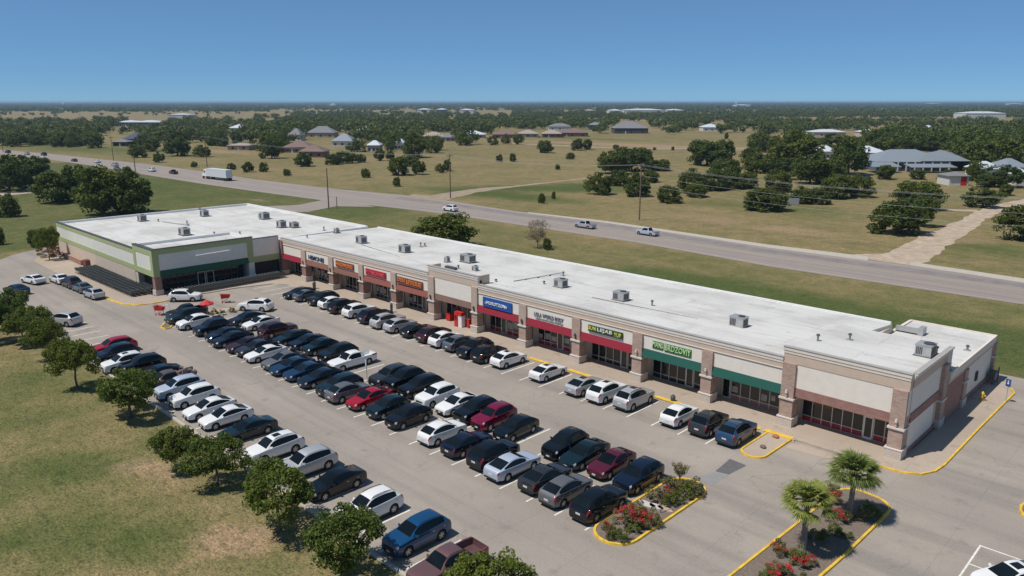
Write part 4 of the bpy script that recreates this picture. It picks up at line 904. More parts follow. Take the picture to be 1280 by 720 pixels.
def put_car(kind, colour, x, y, rz, label, group, sun=False, rails=False, rear_load=False, name=None):
    kw = {}
    if sun: kw['sun'] = True
    if rails: kw['rails'] = True
    if rear_load: kw['rear_load'] = True
    p = proto(kind, **kw); c = dup(p)
    c.name = name or NAMES[kind]; c.location = (x, y, 0.022); c.rotation_euler = (0, 0, rz)
    c.scale = (vr.uniform(0.97, 1.02), vr.uniform(0.94, 1.03), vr.uniform(0.97, 1.05)); tag(c, label, CATS[kind], group)
    for k in list(LAST):
        if k.name.startswith(('body', 'mirror')):
            k.material_slots[0].link = 'OBJECT'; k.material_slots[0].material = PAINT[colour]
    return c

N_, S_ = 0.0, math.pi
vr = random.Random(77)
jr = random.Random(5)
def row(cars, Y, face, where, land, grp):
    for i, cdef in enumerate(cars):
        px, kind, colr = cdef[:3]; f = face; opts = {}; Yc = Y; Xc = None; extra = ''
        for e in cdef[3:]:
            if e in (N_, S_) and isinstance(e, float): f = e
            elif isinstance(e, dict): opts = e
            elif isinstance(e, tuple): Xc, Yc = at(*e, 0.7)
        X = x_on_row(px, Yc) if Xc is None else Xc
        extra = ' with a sunroof' if opts.get('sun') else (' loaded with scrap' if opts.get('rear_load') else '')
        kk = {'suv': 'SUV', 'pickup': 'pickup truck'}.get(kind, kind)
        if opts.get('rear_load'): extra = ''
        lab = '%s %s%s, %s car from %s, %s' % (colr, kk, extra, ordn(i), land, where)
        put_car(kind, colr, X + jr.uniform(-.05, .05), Yc + jr.uniform(-.25, .25), f + R(jr.uniform(-1.2, 1.2)), lab, grp, **opts)
sun_ = {'sun': True}; rl = {'rails': True}; both = {'sun': True, 'rails': True}
row([(920, 'suv', 'steel blue', rl), (885, 'suv', 'charcoal'), (850, 'hatchback', 'white'), (791, 'suv', 'silver', both), (760, 'suv', 'white', sun_), (733, 'sedan', 'silver', sun_), (684, 'sedan', 'white', sun_), (635, 'hatchback', 'white', sun_), (613, 'suv', 'black'), (595, 'suv', 'black', S_), (574, 'hatchback', 'slate'), (557, 'hatchback', 'white'), (541, 'suv', 'dark maroon'), (521, 'sedan', 'black'),
     (502, 'hatchback', 'silver'), (486, 'suv', 'silver', rl), (469, 'suv', 'navy'), (448, 'suv', 'white'), (431, 'suv', 'black'), (416, 'hatchback', 'white'), (403, 'suv', 'black', S_), (386, 'sedan', 'slate'), (376, 'sedan', 'black', S_)], 57.5, N_, 'storefront row', 'the bare island', 'cars parked facing the storefronts')
row([(799, 'suv', 'navy'), (762, 'sedan', 'maroon'), (731, 'sedan', 'dark teal'), (706, 'suv', 'black', rl), (647, 'hatchback', 'black'), (619, 'suv', 'crimson'), (596, 'suv', 'black'), (573, 'sedan', 'white'), (549, 'suv', 'white'), (524, 'suv', 'black'), (504, 'suv', 'black', rl), (490, 'suv', 'charcoal'), (440, 'pickup', 'white'), (421, 'suv', 'black', rl), (399, 'hatchback', 'dark teal'), (382, 'sedan', 'navy'),
     (367, 'sedan', 'dark teal'), (346, 'suv', 'dark maroon', N_), (324, 'sedan', 'white'), (309, 'sedan', 'navy')], 45.1, S_, 'double row storefront side', 'the flower island', 'cars in the double row, storefront side')
row([(749, 'suv', 'black'), (710, 'hatchback', 'grey'), (679, 'sedan', 'charcoal'), (642, 'sedan', 'pale blue'), (616, 'suv', 'black'), (583, 'sedan', 'navy'), (552, 'hatchback', 'white'), (510, 'hatchback', 'black', S_), (484, 'hatchback', 'dark teal', S_), (460, 'sedan', 'red', S_), (438, 'hatchback', 'grey'), (424, 'suv', 'dark teal', S_), (400, 'sedan', 'navy', S_), (382, 'sedan', 'blue', S_), (366, 'sedan', 'blue', S_),
     (353, 'sedan', 'grey', S_), (332, 'sedan', 'white', S_), (319, 'sedan', 'charcoal', S_), (308, 'sedan', 'dark maroon', S_), (292, 'sedan', 'navy', S_), (280, 'sedan', 'navy', S_), (264, 'suv', 'navy', S_), (246, 'hatchback', 'white', S_), (232, 'suv', 'dark teal', S_), (231, 'pickup', 'black', S_, (233, 390))], 39.7, N_, 'double row lawn side', 'the flower island', 'cars in the double row, lawn side')
row([(562, 'pickup', 'mauve', (562, 705)), (523, 'suv', 'bright blue'), (467, 'suv', 'white', rl), (418, 'sedan', 'black'), (381, 'suv', 'silver'), (345, 'suv', 'white', both), (308, 'sedan', 'dark teal'), (282, 'sedan', 'white'), (263, 'sedan', 'white'), (241, 'suv', 'white'), (224, 'suv', 'pale blue'), (209, 'pickup', 'brown', {'rear_load': True}), (194, 'sedan', 'navy'), (176, 'suv', 'black'), (155, 'suv', 'white', sun_, (155, 454)), (144, 'suv', 'navy', (144, 443)), (143, 'suv', 'red', (143, 434))],
    28.1, S_, 'row under the lawn trees', 'the bottom edge', 'cars parked nose-in beside the lawn')
def heading(p0, p1): a, b = at(*p0), at(*p1); return math.atan2(b[1] - a[1], b[0] - a[0]) - math.pi / 2
for kind, colr, ctr, rear, front, lab, opt in [
    ('suv', 'silver', (81, 406), (99, 411), (64, 407), 'silver SUV standing alone beside the lawn trees at far left', {}),
    ('sedan', 'white', (42, 354), (54, 357), (31, 352), 'white sedan driving alone on the lot lane left of the supermarket', {}),
    ('sedan', 'white', (75, 353.5), (84, 357), (66, 350), 'white sedan at the head of the line beside the supermarket walk', {}),
    ('suv', 'charcoal', (90, 359), (98, 363), (82, 356), 'charcoal SUV second in the line beside the supermarket walk', {}),
    ('sedan', 'slate', (103, 364.5), (112, 369), (94, 361), 'slate sedan third in the line beside the supermarket walk', {}),
    ('hatchback', 'silver', (118, 372.5), (130, 377), (106, 368), 'silver hatchback last in the line beside the supermarket walk', {}),
    ('sedan', 'blue', (21, 367), (36, 370), (8, 364), 'blue sedan half hidden by a tree at the left edge', {}),
    ('suv', 'white', (232, 376), (212, 377), (250, 376.5), 'white SUV stopped in front of the supermarket columns', {}),
    ('suv', 'white', (320, 388), (338, 390), (299, 388), 'white SUV with sunroof turning beside the far planting bed', sun_),
    ('sedan', 'white', (1262, 735), (1296, 729), (1232, 739), 'white sedan cut off by the bottom right corner', sun_)]:
    x, y = at(*ctr); put_car(kind, colr, x, y, heading(rear, front), lab, 'cars standing apart from the rows', **opt)
for kind, colr, ctr, d, lab in [
    ('pickup', 'silver', (731, 285), 1, 'silver pickup truck on the highway, left of the pale one'), ('pickup', 'pale blue', (809, 294), 1, 'pale pickup truck on the highway, rightmost vehicle there'), ('suv', 'white', (563, 264), 1, 'white SUV on the highway near the side street'),
    ('pickup', 'dark maroon', (217, 217.5), 1, 'dark red pickup truck on the highway behind the semi truck'), ('suv', 'white', (190, 214.5), 1, 'white SUV on the highway between red pickup and grey car'), ('sedan', 'grey', (147, 213), -1, 'grey sedan on the near lane of the highway'), ('suv', 'silver', (144, 208), 1, 'silver SUV with dark windows on the far highway lane'),
    ('sedan', 'white', (122, 203.5), 1, 'white sedan alone on the distant highway'), ('sedan', 'charcoal', (93, 202), 1, 'charcoal sedan low on the distant highway'), ('suv', 'black', (55, 194.5), 1, 'black SUV on the distant highway beside a white sedan'), ('sedan', 'white', (55, 198), -1, 'white sedan on the distant highway below a black SUV'),
    ('suv', 'charcoal', (54, 203.5), -1, 'charcoal SUV at the near edge of the distant highway'), ('sedan', 'silver', (34, 193.5), 1, 'silver sedan on the distant highway, second from left'), ('suv', 'dark maroon', (10, 191.5), 1, 'dark maroon SUV farthest left on the highway')]:
    x, y = at(*ctr); cl = mid(0.5); i = min(range(len(cl)), key=lambda j: abs(cl[j][0] - x)); i = max(1, min(len(cl) - 2, i))
    a = math.atan2(cl[i + 1][1] - cl[i - 1][1], cl[i + 1][0] - cl[i - 1][0]); 
    put_car(kind, colr, x, y, (a + math.pi if d > 0 else a) - math.pi / 2, lab, 'vehicles on the highway', name={'suv': 'passing_suv', 'sedan': 'passing_sedan', 'pickup': 'passing_pickup'}[kind]).location.z = 0.04
# the semi truck
x, y = at(271, 224.5); a = math.atan2(at(293, 227)[1] - at(251, 222)[1], at(293, 227)[0] - at(251, 222)[0])
tr = thing('semi_truck', 'white semi truck with a long box trailer on the highway', 'truck', (x, y, 0.04), a)
TR = plain('trailer skin', (0.66, 0.70, 0.72), 0.5, 0.1, var=0.05, world=False)
m = MB(); m.box(-4.6, 9.0, -1.28, 1.28, 1.1, 4.05); m.build('trailer', TR, tr)
m = MB(); m.box(-7.0, -4.9, -1.2, 1.2, 1.0, 3.6); m.add([(-7.0, -1.2, 1.0), (-7.0, 1.2, 1.0), (-7.0, 1.2, 2.3), (-7.0, -1.2, 2.3), (-8.6, -1.1, 1.0), (-8.6, 1.1, 1.0), (-8.5, 1.1, 1.9), (-8.5, -1.1, 1.9)], [(4, 5, 6, 7)[::-1], (7, 6, 2, 3)[::-1], (4, 7, 3, 0)[::-1], (5, 1, 2, 6)[::-1]]); m.build('cab', WHITEP, tr)
m = MB(); m.box(-7.03, -7.001, -1.05, 1.05, 2.4, 3.2); m.box(-6.7, -5.9, -1.23, -1.201, 2.3, 3.1); m.box(-6.7, -5.9, 1.201, 1.23, 2.3, 3.1); m.build('window', CARGLASS, tr)
m = MB(); m.box(-8.3, 9.0, -0.5, 0.5, 0.7, 1.08); m.build('chassis', BLACK, tr)
for xx in (-7.6, -5.0, -3.7, 7.0, 8.3):
    for s in (-1, 1): m = MB(); m.tube((xx, s * 0.85, 0.5), (xx, s * 1.22, 0.5), 0.5, n=16); m.build('wheel', BLACK, tr)

# ================================================================ STREET FURNITURE
def pole_sign(px, py, label, face):
    x, y = at(px, py, 0.02); o = thing('parking_sign', label, 'sign', (x, y, 0.02), R(-20))
    m = MB(); m.tube((0, 0, 0), (0, 0, 2.35), 0.035, n=8); m.build('post', METAL, o)
    m = MB(); m.box(-0.24, 0.24, -0.07, -0.04, 1.65, 2.4); m.build('sign_plate', face, o)
    m = MB(); m.tube((0, -0.075, 2.2), (0, -0.082, 2.2), 0.07, n=12); m.box(-0.08, 0.08, -0.082, -0.075, 1.9, 2.08); m.build('sign_symbol', WHITEP, o); return o
pole_sign(459, 477, 'small pale sign on a thin post in the double row gap', plain('pale sign plate', (0.42, 0.5, 0.52), 0.5))
pole_sign(1257, 503, 'blue and white sign post on the end sidewalk by yellow kerb', BLUEP)
x, y = at(1227, 502)
o = thing('fire_hydrant', 'yellow fire hydrant on the sidewalk by the end wall', 'hydrant', (x, y, 0.14))
m = MB(); m.tube((0, 0, 0), (0, 0, 0.12), 0.22, n=10); m.tube((0, 0, 0.12), (0, 0, 0.62), 0.15, n=10); m.tube((0, 0, 0.62), (0, 0, 0.72), 0.19, n=10); m.build('barrel', YELP, o, 40)
m = MB(); m.tube((0, 0, 0.72), (0, 0, 0.9), 0.17, 0.06, 10); m.build('bonnet', YELP, o, 40)
for s in (-1, 1): m = MB(); m.tube((s * 0.14, 0, 0.5), (s * 0.3, 0, 0.5), 0.09, n=8); m.build('outlet', YELP, o)
m = MB(); m.tube((0, -0.14, 0.45), (0, -0.32, 0.45), 0.11, n=8); m.build('outlet', YELP, o)
x, y = -16.6, 88.3
o = thing('gas_meter', 'dark gas meter with pipes against the end wall', 'meter', (x, y, 0.14)); 
m = MB(); m.box(-0.25, 0.25, -0.6, 0.6, 0.5, 1.3); m.build('meter_box', DKMETAL, o); m = MB(); m.tube((0.1, -0.5, 0), (0.1, -0.5, 0.5), 0.06); m.tube((0.1, 0.5, 0), (0.1, 0.5, 0.5), 0.06); m.tube((0.25, 0.9, 0), (0.25, 0.9, 1.6), 0.07); m.build('pipe', DKMETAL, o)
o = thing('wall_louver', 'dark louver on the pale end wall', 'louver', (-17.16, 83.6, 1.55)); m = MB(); m.box(0, 0.08, -0.35, 0.35, 0, 0.95); m.build('louver_frame', DKMETAL, o)
m = MB()
for k in range(6): m.box(0.081, 0.11, -0.3, 0.3, 0.08 + k * 0.14, 0.15 + k * 0.14)
m.build('blades', BLACK, o)
def bin_(px, py, label, mat, r=0.28, h=0.95):
    x, y = at(px, py, 0.14); o = thing('litter_bin', label, 'bin', (x, y, 0.14)); m = MB(); m.tube((0, 0, 0), (0, 0, h), r * 0.85, r, 12); m.build('barrel', mat, o, 40); m = MB(); m.tube((0, 0, h), (0, 0, h + 0.22), r * 1.05, r * 0.5, 12); m.build('lid', DKMETAL, o, 40); return o
bin_(393, 361, 'dark litter bin on the walk near the left end of the mall', DKMETAL); bin_(489.5, 390.5, 'slim dark litter bin in front of a brick column, mid walk', DKMETAL, 0.2, 1.1); bin_(841, 501, 'low dark bin on the walk opposite the white hatchback', DKMETAL, 0.25, 0.4)
x, y = at(574, 408, 0.14)
o = thing('rental_kiosk', 'tall red rental kiosk with white front on the store walk', 'kiosk', (x, y, 0.14)); m = MB(); m.box(-0.55, 0.05, -0.35, 0.4, 0, 2.0); m.box(0.051, 0.75, -0.3, 0.4, 1.55, 2.0); m.build('cabinet', REDP, o)
m = MB(); m.box(0.052, 0.74, -0.25, 0.4, 0, 1.54); m.build('front_panel', WHITEP, o); m = MB(); m.box(-0.4, -0.1, -0.37, -0.352, 0.9, 1.5); m.build('screen', SHOPGLASS, o)
for px, py, w_, h_, lab in [(562, 400.5, 0.75, 0.95, 'low red box bin left of the rental kiosk'), (587, 409.5, 0.4, 1.1, 'narrow red box bin right of the rental kiosk')]:
    x, y = at(px, py, 0.14); o = thing('red_bin', lab, 'bin', (x, y, 0.14)); m = MB(); m.box(-w_ / 2, w_ / 2, -0.3, 0.3, 0.06, h_); m.build('box', REDP, o); m = MB(); m.box(-w_ / 2 - 0.03, w_ / 2 + 0.03, -0.33, 0.33, h_, h_ + 0.06); m.build('lid', REDP, o); m = MB(); m.box(-w_ / 2 + .05, w_ / 2 - .05, -0.28, 0.28, 0, 0.06); m.build('plinth', BLACK, o)
x, y = at(568, 400, 0.14); o = thing('ice_freezer', 'dark grey ice freezer standing behind the red box bin', 'freezer', (x, y + 0.5, 0.14)); m = MB(); m.box(-0.6, 0.5, -0.3, 0.4, 0, 1.7); m.build('cabinet', plain('freezer side', (0.07, 0.06, 0.085), 0.5), o); m = MB(); m.box(-0.55, 0.45, -0.33, -0.301, 0.3, 1.6); m.build('door', DKMETAL, o)
# umbrellas and carts by the far planting bed
x, y = at(260, 398, 0.05)
o = thing('patio_umbrella', 'red patio umbrella over a planter at the end of the double row', 'umbrella', (x, y, 0.1)); m = MB()
ring = [(0.95 * math.cos(2 * math.pi * k / 8), 0.95 * math.sin(2 * math.pi * k / 8), 2.05) for k in range(8)]
m.add(ring + [(0, 0, 2.55)], [(k, (k + 1) % 8, 8) for k in range(8)]); m.add(ring + [(p[0], p[1], 1.92) for p in ring], [(k, 8 + k, 8 + (k + 1) % 8, (k + 1) % 8) for k in range(8)]); m.build('canopy', REDP, o)
m = MB(); m.tube((0, 0, 0), (0, 0, 2.5), 0.03, n=8); m.build('pole', METAL, o); m = MB(); m.tube((0, 0, 0), (0, 0, 0.12), 0.3, n=12); m.build('base', DKMETAL, o)
CARTM = plain('grey cart wire', (0.105, 0.115, 0.12), 0.5, 0.3, var=0.2, world=False); CARTL = plain('pale cart handle', (0.36, 0.39, 0.40), 0.5, 0.2, world=False)
def make_cart(mb_mat, hm):
    o = thing('shopping_cart', None, None); m = MB()
    # tapered open basket of wire walls (local +x forward)
    b0 = [(-0.32, -0.2, 0.5), (0.42, -0.16, 0.58), (0.42, 0.16, 0.58), (-0.32, 0.2, 0.5)]; b1 = [(-0.42, -0.28, 0.98), (0.52, -0.2, 0.92), (0.52, 0.2, 0.92), (-0.42, 0.28, 0.98)]
    def lerp(a, b, t): return tuple(p + (q - p) * t for p, q in zip(a, b))
    for k in range(4):
        for t in (0, 0.33, 0.66, 1): m.tube(lerp(b0[k], b1[k], t), lerp(b0[(k + 1) % 4], b1[(k + 1) % 4], t), 0.012, n=4, caps=False)
        for t in (0, 0.2, 0.4, 0.6, 0.8): m.tube(lerp(b0[k], b0[(k + 1) % 4], t), lerp(b1[k], b1[(k + 1) % 4], t), 0.010, n=4, caps=False)
    for t in (0.2, 0.4, 0.6, 0.8): m.tube(lerp(b0[0], b0[1], t), lerp(b0[3], b0[2], t), 0.010, n=4, caps=False)
    for k in range(4): m.add([b0[k], b0[(k + 1) % 4], lerp(b0[(k + 1) % 4], b1[(k + 1) % 4], 0.93), lerp(b0[k], b1[k], 0.93)], [(0, 1, 2, 3)])
    m.add(b0, [(0, 1, 2, 3)]); m.build('basket', mb_mat, o)
    m = MB()
    for s in (-1, 1): m.tube((-0.42, s * 0.24, 0.98), (-0.3, s * 0.22, 0.15), 0.016, n=5); m.tube((-0.3, s * 0.22, 0.15), (0.45, s * 0.17, 0.15), 0.016, n=5); m.tube((0.35, s * 0.16, 0.55), (-0.2, s * 0.2, 0.16), 0.014, n=5)
    m.build('chassis', mb_mat, o)
    m = MB(); m.tube((-0.52, -0.27, 1.03), (-0.52, 0.27, 1.03), 0.026, n=6); m.build('handle', hm, o)
    m = MB()
    for xx in (-0.3, 0.42):
        for s in (-1, 1): m.tube((xx, s * 0.18 - 0.02, 0.065), (xx, s * 0.18 + 0.02, 0.065), 0.065, n=8)
    m.build('wheel_set', BLACK, o); o.location = (0, 0, -500); freeze(o); return o
cartp = make_cart(CARTM, CARTL); redp = make_cart(REDP, REDP)
def put_cart(p, x, y, rz, z, label, group=None):
    c = dup(p); c.location = (x, y, z); c.rotation_euler = (0, 0, rz); return tag(c, label, 'shopping cart', group)
cr = random.Random(2)
A0, A1 = Vector(at(106, 340, 0.14)), Vector(at(175, 369, 0.14)); dA = (A1 - A0).normalized(); nA = Vector((-dA.y, dA.x)); LA = (A1 - A0).length; angA = math.atan2(dA.y, dA.x)
for rw in range(6):
    n_ = 30
    for k in range(n_):
        p = A0 + dA * (LA * k / (n_ - 1)) + nA * (rw * 0.74 - 1.2) + dA * cr.uniform(-.05, .05)
        put_cart(cartp, p.x, p.y, angA + math.pi + R(cr.uniform(-2, 2)), 0.145, 'grey shopping cart nested in the dark block of rows by the green-striped wall', 'carts stored beside the supermarket wall')
for rw in range(2):
    n_ = 34
    for k in range(n_):
        y = 44.5 + 17.3 * k / (n_ - 1); xx = -114.5 + rw * 0.75 + 0.0 * y
        put_cart(cartp, xx, y, math.pi / 2 + R(cr.uniform(-3, 3)), 0.145, 'grey shopping cart nested in the long rows before the supermarket front', 'carts lined up before the supermarket front')
x, y = at(200, 394); put_cart(redp, x, y, 0.4, 0.03, 'red shopping cart beside a white board near the end island').scale = (1.5, 1.5, 1.3)
x, y = at(282, 378.5); put_cart(redp, x, y, 1.0, 0.03, 'red shopping cart left alone on the open lane').scale = (1.4, 1.4, 1.3)
x, y = at(208, 392)
o = thing('notice_board', 'white notice board on legs beside the red shopping cart', 'sign', (x, y, 0.03), R(30)); m = MB(); m.box(-0.6, 0.6, -0.03, 0.03, 0.5, 1.3); m.build('board', WHITEP, o)
for s in (-1, 1): m = MB(); m.tube((s * 0.5, 0.03, 0), (s * 0.5, 0.03, 1.35), 0.03); m.build('leg', DKMETAL, o)
a0, a1 = Vector(at(81, 321, 0.14)), Vector(at(104, 331.5, 0.14)); dd = (a1 - a0); o = thing('wall_bench', 'long low brown bench box along the green-striped wall', 'bench', ((a0.x + a1.x) / 2, (a0.y + a1.y) / 2 , 0.145), math.atan2(dd.y, dd.x)); Lh = dd.length / 2
m = MB(); m.box(-Lh, Lh, -0.35, 0.35, 0.0, 0.85); m.build('box', plain('brown boards', (0.33, 0.19, 0.14), 0.85, world=False), o); m = MB(); m.box(-Lh - .05, Lh + .05, -0.42, 0.42, 0.851, 0.92); m.build('lid', plain('brown lid', (0.38, 0.24, 0.18), 0.85, world=False), o)
x, y = at(110, 334, 0.14); o = thing('machine', 'rust coloured machine block at the end of the brown bench', 'machine', (x, y, 0.145)); m = MB(); m.box(-0.7, 0.7, -0.5, 0.5, 0.2, 1.35); m.build('housing', plain('rust paint', (0.16, 0.05, 0.04), 0.8), o)
for s in (-1, 1): m = MB(); m.tube((s * 0.5, -0.55, 0.22), (s * 0.5, 0.55, 0.22), 0.22, n=10); m.build('wheel', BLACK, o)
# debris lumps on the bare island
for px, py, rr_, mt, lab in [(969, 546, 0.3, plain('orange clay', (0.42, 0.17, 0.06), 0.9), 'orange lump of clay on the bare island'), (953, 559, 0.26, WOOD, 'brown stone lying at the middle of the bare island')]:
    x, y = at(px, py, 0.14); bm = bmesh.new(); bmesh.ops.create_icosphere(bm, subdivisions=2, radius=rr_)
    for v in bm.verts: v.co *= 1 + 0.3 * (math.sin(v.co.x * 9 + v.co.y * 5) * math.cos(v.co.z * 8)); v.co.z *= 0.5
    me = bpy.data.meshes.new('stone'); bm.to_mesh(me); bm.free(); me.materials.append(mt); o = bpy.data.objects.new('stone', me); COL.objects.link(o); o.location = (x, y, 0.14 + rr_ * 0.3); tag(o, lab, 'stone')

# utility poles and wires
POLES = [((563, 248), 13.4, 1), ((799, 275), 14.0, 1), ((411, 261), 11.1, 0), ((421.3, 261), 3.3, 2), ((170, 221), 11.0, 0), ((259, 208.5), 14.0, 1), ((142, 201), 12, 1), ((4, 190.5), 12, 1), ((101, 156), 16, 0), ((1099, 146), 16, 0)]
PL = ['utility pole at the side street corner across the highway', 'tall utility pole with crossarm beside the highway, among the dry field', 'thin bare pole between the supermarket and the highway', 'short stub post next to the thin bare pole', 'leaning bare pole on the near side of the distant highway', 'utility pole behind the semi truck', 'utility pole beyond the distant highway, before dark roofed house', 'utility pole at the left edge of the highway', 'far thin pole above the left tree belt', 'far thin pole above the right tree belt']
tips = []
for (b, h, k), lab in zip(POLES, PL):
    x, y = at(*b); o = thing('utility_pole' if k != 2 else 'stub_post', lab, 'pole', (x, y, 0))
    m = MB(); m.tube((0, 0, 0), (0.12 if 'lean' in lab else 0, 0, h), 0.19 if k != 2 else 0.12, 0.13 if k != 2 else 0.1, 8); m.build('pole_shaft', WOOD, o)
    if k == 1:
        m = MB(); m.box(-0.07, 0.07, -1.3, 1.3, h - 0.7, h - 0.52); m.build('crossarm', WOOD, o)
        m = MB(); [m.tube((0, q, h - 0.52), (0, q, h - 0.3), 0.06, n=6) for q in (-1.2, -0.6, 0.6, 1.2)]; m.build('insulators', METAL, o)
        tips.append((x, y, h))
def wire(p0, p1, sag, label):
    m = MB(); n_ = 24; pts = []
    for k in range(n_ + 1):
        t = k / n_; v = Vector(p0).lerp(Vector(p1), t); v.z -= sag * 4 * t * (1 - t); pts.append(v)
    for a, b in zip(pts, pts[1:]): m.tube(a, b, 0.026, n=4, caps=False)
    o = m.build('overhead_wire', plain('wire', (0.42, 0.42, 0.42), 0.5), None); tag(o, label, 'wire', 'overhead wires along the highway'); return o
px_, py_, ph = tips[1]
for q, dz, lab in [(-1.2, -0.4, 'outermost'), (0.6, -0.4, 'inner'), (1.2, -1.6, 'middle'), (0, -3.0, 'lower'), (0, -5.2, 'lowest')]:
    wire((px_, py_ + q, ph + dz), (px_ + 95, py_ + q - 1, ph + dz - 0.5), 1.6, '%s overhead wire running right from the tall field pole' % lab)
for q, lab in [(-1.2, 'front'), (1.2, 'rear')]:
    wire((px_, py_ + q, ph - 0.4), (tips[0][0], tips[0][1] + q, tips[0][2] - 0.4), 1.2, '%s overhead wire between the field pole and the corner pole' % lab)
    wire((tips[0][0], tips[0][1] + q, tips[0][2] - 0.4), (tips[2][0], tips[2][1] + q, tips[2][2] - 0.4), 2.0, '%s overhead wire from the corner pole towards the semi truck' % lab)

# ================================================================ PLANTS
def leaf_cloud(clumps, per, size, flat_=0.0, seed=0):
    """clumps: (x, y, z, r); small leaf quads spread through each clump"""
    g = np.random.default_rng(seed); cl = np.array(clumps); n = len(cl) * per
    c = np.repeat(cl, per, 0); d = g.normal(size=(n, 3)); d /= np.linalg.norm(d, axis=1)[:, None]
    rad = g.uniform(0.35, 1.0, n) ** 0.5
    pos = c[:, :3] + d * (c[:, 3] * rad)[:, None] * np.array([1, 1, 0.8])
    nr = d * 0.9 + g.normal(size=(n, 3)) * 0.75 + np.array([0, 0, 0.35]); nr /= np.linalg.norm(nr, axis=1)[:, None]
    t = np.cross(nr, g.normal(size=(n, 3))); t /= np.linalg.norm(t, axis=1)[:, None]; b = np.cross(nr, t)
    s = size * g.uniform(0.6, 1.35, n)[:, None]
    v = np.stack([pos - t * s, pos - b * s * 0.6, pos + t * s, pos + b * s * 0.6], 1).reshape(-1, 3)
    return v, np.arange(n * 4).reshape(-1, 4)
def quick_mesh(name, v, f, mat):
    me = bpy.data.meshes.new(name); nv, nf = len(v), len(f)
    me.vertices.add(nv); me.vertices.foreach_set('co', np.asarray(v, np.float32).ravel())
    me.loops.add(nf * 4); me.loops.foreach_set('vertex_index', np.asarray(f, np.int32).ravel())
    me.polygons.add(nf); me.polygons.foreach_set('loop_start', np.arange(nf, dtype=np.int32) * 4)
    me.update(calc_edges=True); me.validate(); me.materials.append(mat); return me
def crown_clumps(rx, ry, rz, zc, n, rc, seed, lower=-0.55):
    r = random.Random(seed); out = []
    lob = [(r.uniform(0, 6.28), r.uniform(0.75, 1.18)) for _ in range(5)]
    while len(out) < n:
        a = r.uniform(0, 6.283); u = r.uniform(lower, 1.0); q = math.sqrt(max(0, 1 - u * u)); k = r.uniform(0.55, 1.0) ** 0.6
        amp = 1 + 0.16 * math.sin(2 * a + lob[0][0]) + 0.13 * math.sin(3 * a + lob[1][0] + 2 * u) + 0.10 * math.sin(5 * a + lob[2][0])
        k *= amp * 0.9
        out.append((rx * q * k * math.cos(a), ry * q * k * math.sin(a), zc + rz * u * k, rc * r.uniform(0.65, 1.25)))
    return out
def trunk_mb(h, r0, hc, spread, seed, limbs=5):
    r = random.Random(seed); m = MB(); p = Vector((0, 0, -0.05)); q = Vector((r.uniform(-.1, .1), r.uniform(-.1, .1), h * 0.5)); t = Vector((r.uniform(-.15, .15), r.uniform(-.15, .15), h))
    m.tube(p, p + Vector((0, 0, 0.25)), r0 * 1.5, r0, 9, caps=False); m.tube(p + Vector((0, 0, 0.25)), q, r0, r0 * 0.82, 9, caps=False); m.tube(q, t, r0 * 0.82, r0 * 0.65, 9, caps=False)
    for k in range(limbs):
        a = 6.283 * k / limbs + r.uniform(-.4, .4); e = Vector((math.cos(a) * spread * r.uniform(.6, 1), math.sin(a) * spread * r.uniform(.6, 1), hc * r.uniform(0.8, 1.25))); md = t.lerp(e, 0.5) + Vector((0, 0, 0.12 * spread))
        m.tube(t, md, r0 * 0.45, r0 * 0.3, 6, caps=False); m.tube(md, e, r0 * 0.3, r0 * 0.08, 6, caps=False)
        for j in range(2):
            e2 = md + Vector((r.uniform(-1, 1), r.uniform(-1, 1), r.uniform(0.2, 1))) * spread * 0.5; m.tube(md, e2, r0 * 0.2, r0 * 0.05, 5, caps=False)
    return m
TM = {}
def tree_meshes(kind, var):
    k = (kind, var)
    if k in TM: return TM[k]
    s = var * 17 + len(kind)
    if kind == 'oak':      # unit: width about 1 -> scaled; modelled at 5 m wide, 4.2 m tall
        v, f = leaf_cloud(crown_clumps(2.45, 2.45, 1.5, 2.75, 88, 0.55, s, -0.75), 130, 0.095, seed=s); cm = quick_mesh('crown', v, f, OAKLEAF); tb = trunk_mb(1.7, 0.13, 2.7, 1.5, s)
    elif kind == 'mid':
        v, f = leaf_cloud(crown_clumps(2.4, 2.4, 2.1, 2.15, 90, 0.58, s, -0.95), 75, 0.145, seed=s); cm = quick_mesh('crown', v, f, FARLEAF); tb = trunk_mb(1.1, 0.16, 2.4, 1.4, s, 4)
    elif kind == 'bush':
        v, f = leaf_cloud(crown_clumps(2.4, 2.35, 2.3, 1.65, 90, 0.56, s, -0.72), 75, 0.14, seed=s); cm = quick_mesh('crown', v, f, FARLEAF); tb = trunk_mb(0.6, 0.14, 1.6, 1.2, s, 4)
    elif kind == 'far':
        v, f = leaf_cloud(crown_clumps(2.4, 2.4, 2.2, 2.0, 50, 0.7, s, -0.9), 36, 0.20, seed=s); cm = quick_mesh('crown', v, f, FARLEAF); tb = trunk_mb(0.9, 0.16, 2.2, 1.2, s, 3)
    elif kind == 'bare':
        v, f = leaf_cloud(crown_clumps(2.3, 2.3, 2.0, 2.4, 46, 0.7, s, -0.8), 75, 0.07, seed=s); cm = quick_mesh('crown', v, f, DRYTWIG); tb = trunk_mb(0.7, 0.09, 2.6, 1.9, s, 12)
    tm = tb.build('trunk', BARK if kind != 'bare' else DRYTWIG); me = tm.data; bpy.data.objects.remove(tm)
    TM[k] = (cm, me); return TM[k]
BASEH = {'oak': 4.35, 'mid': 4.5, 'bush': 4.2, 'far': 4.4, 'bare': 4.6}
tr_ = random.Random(21)
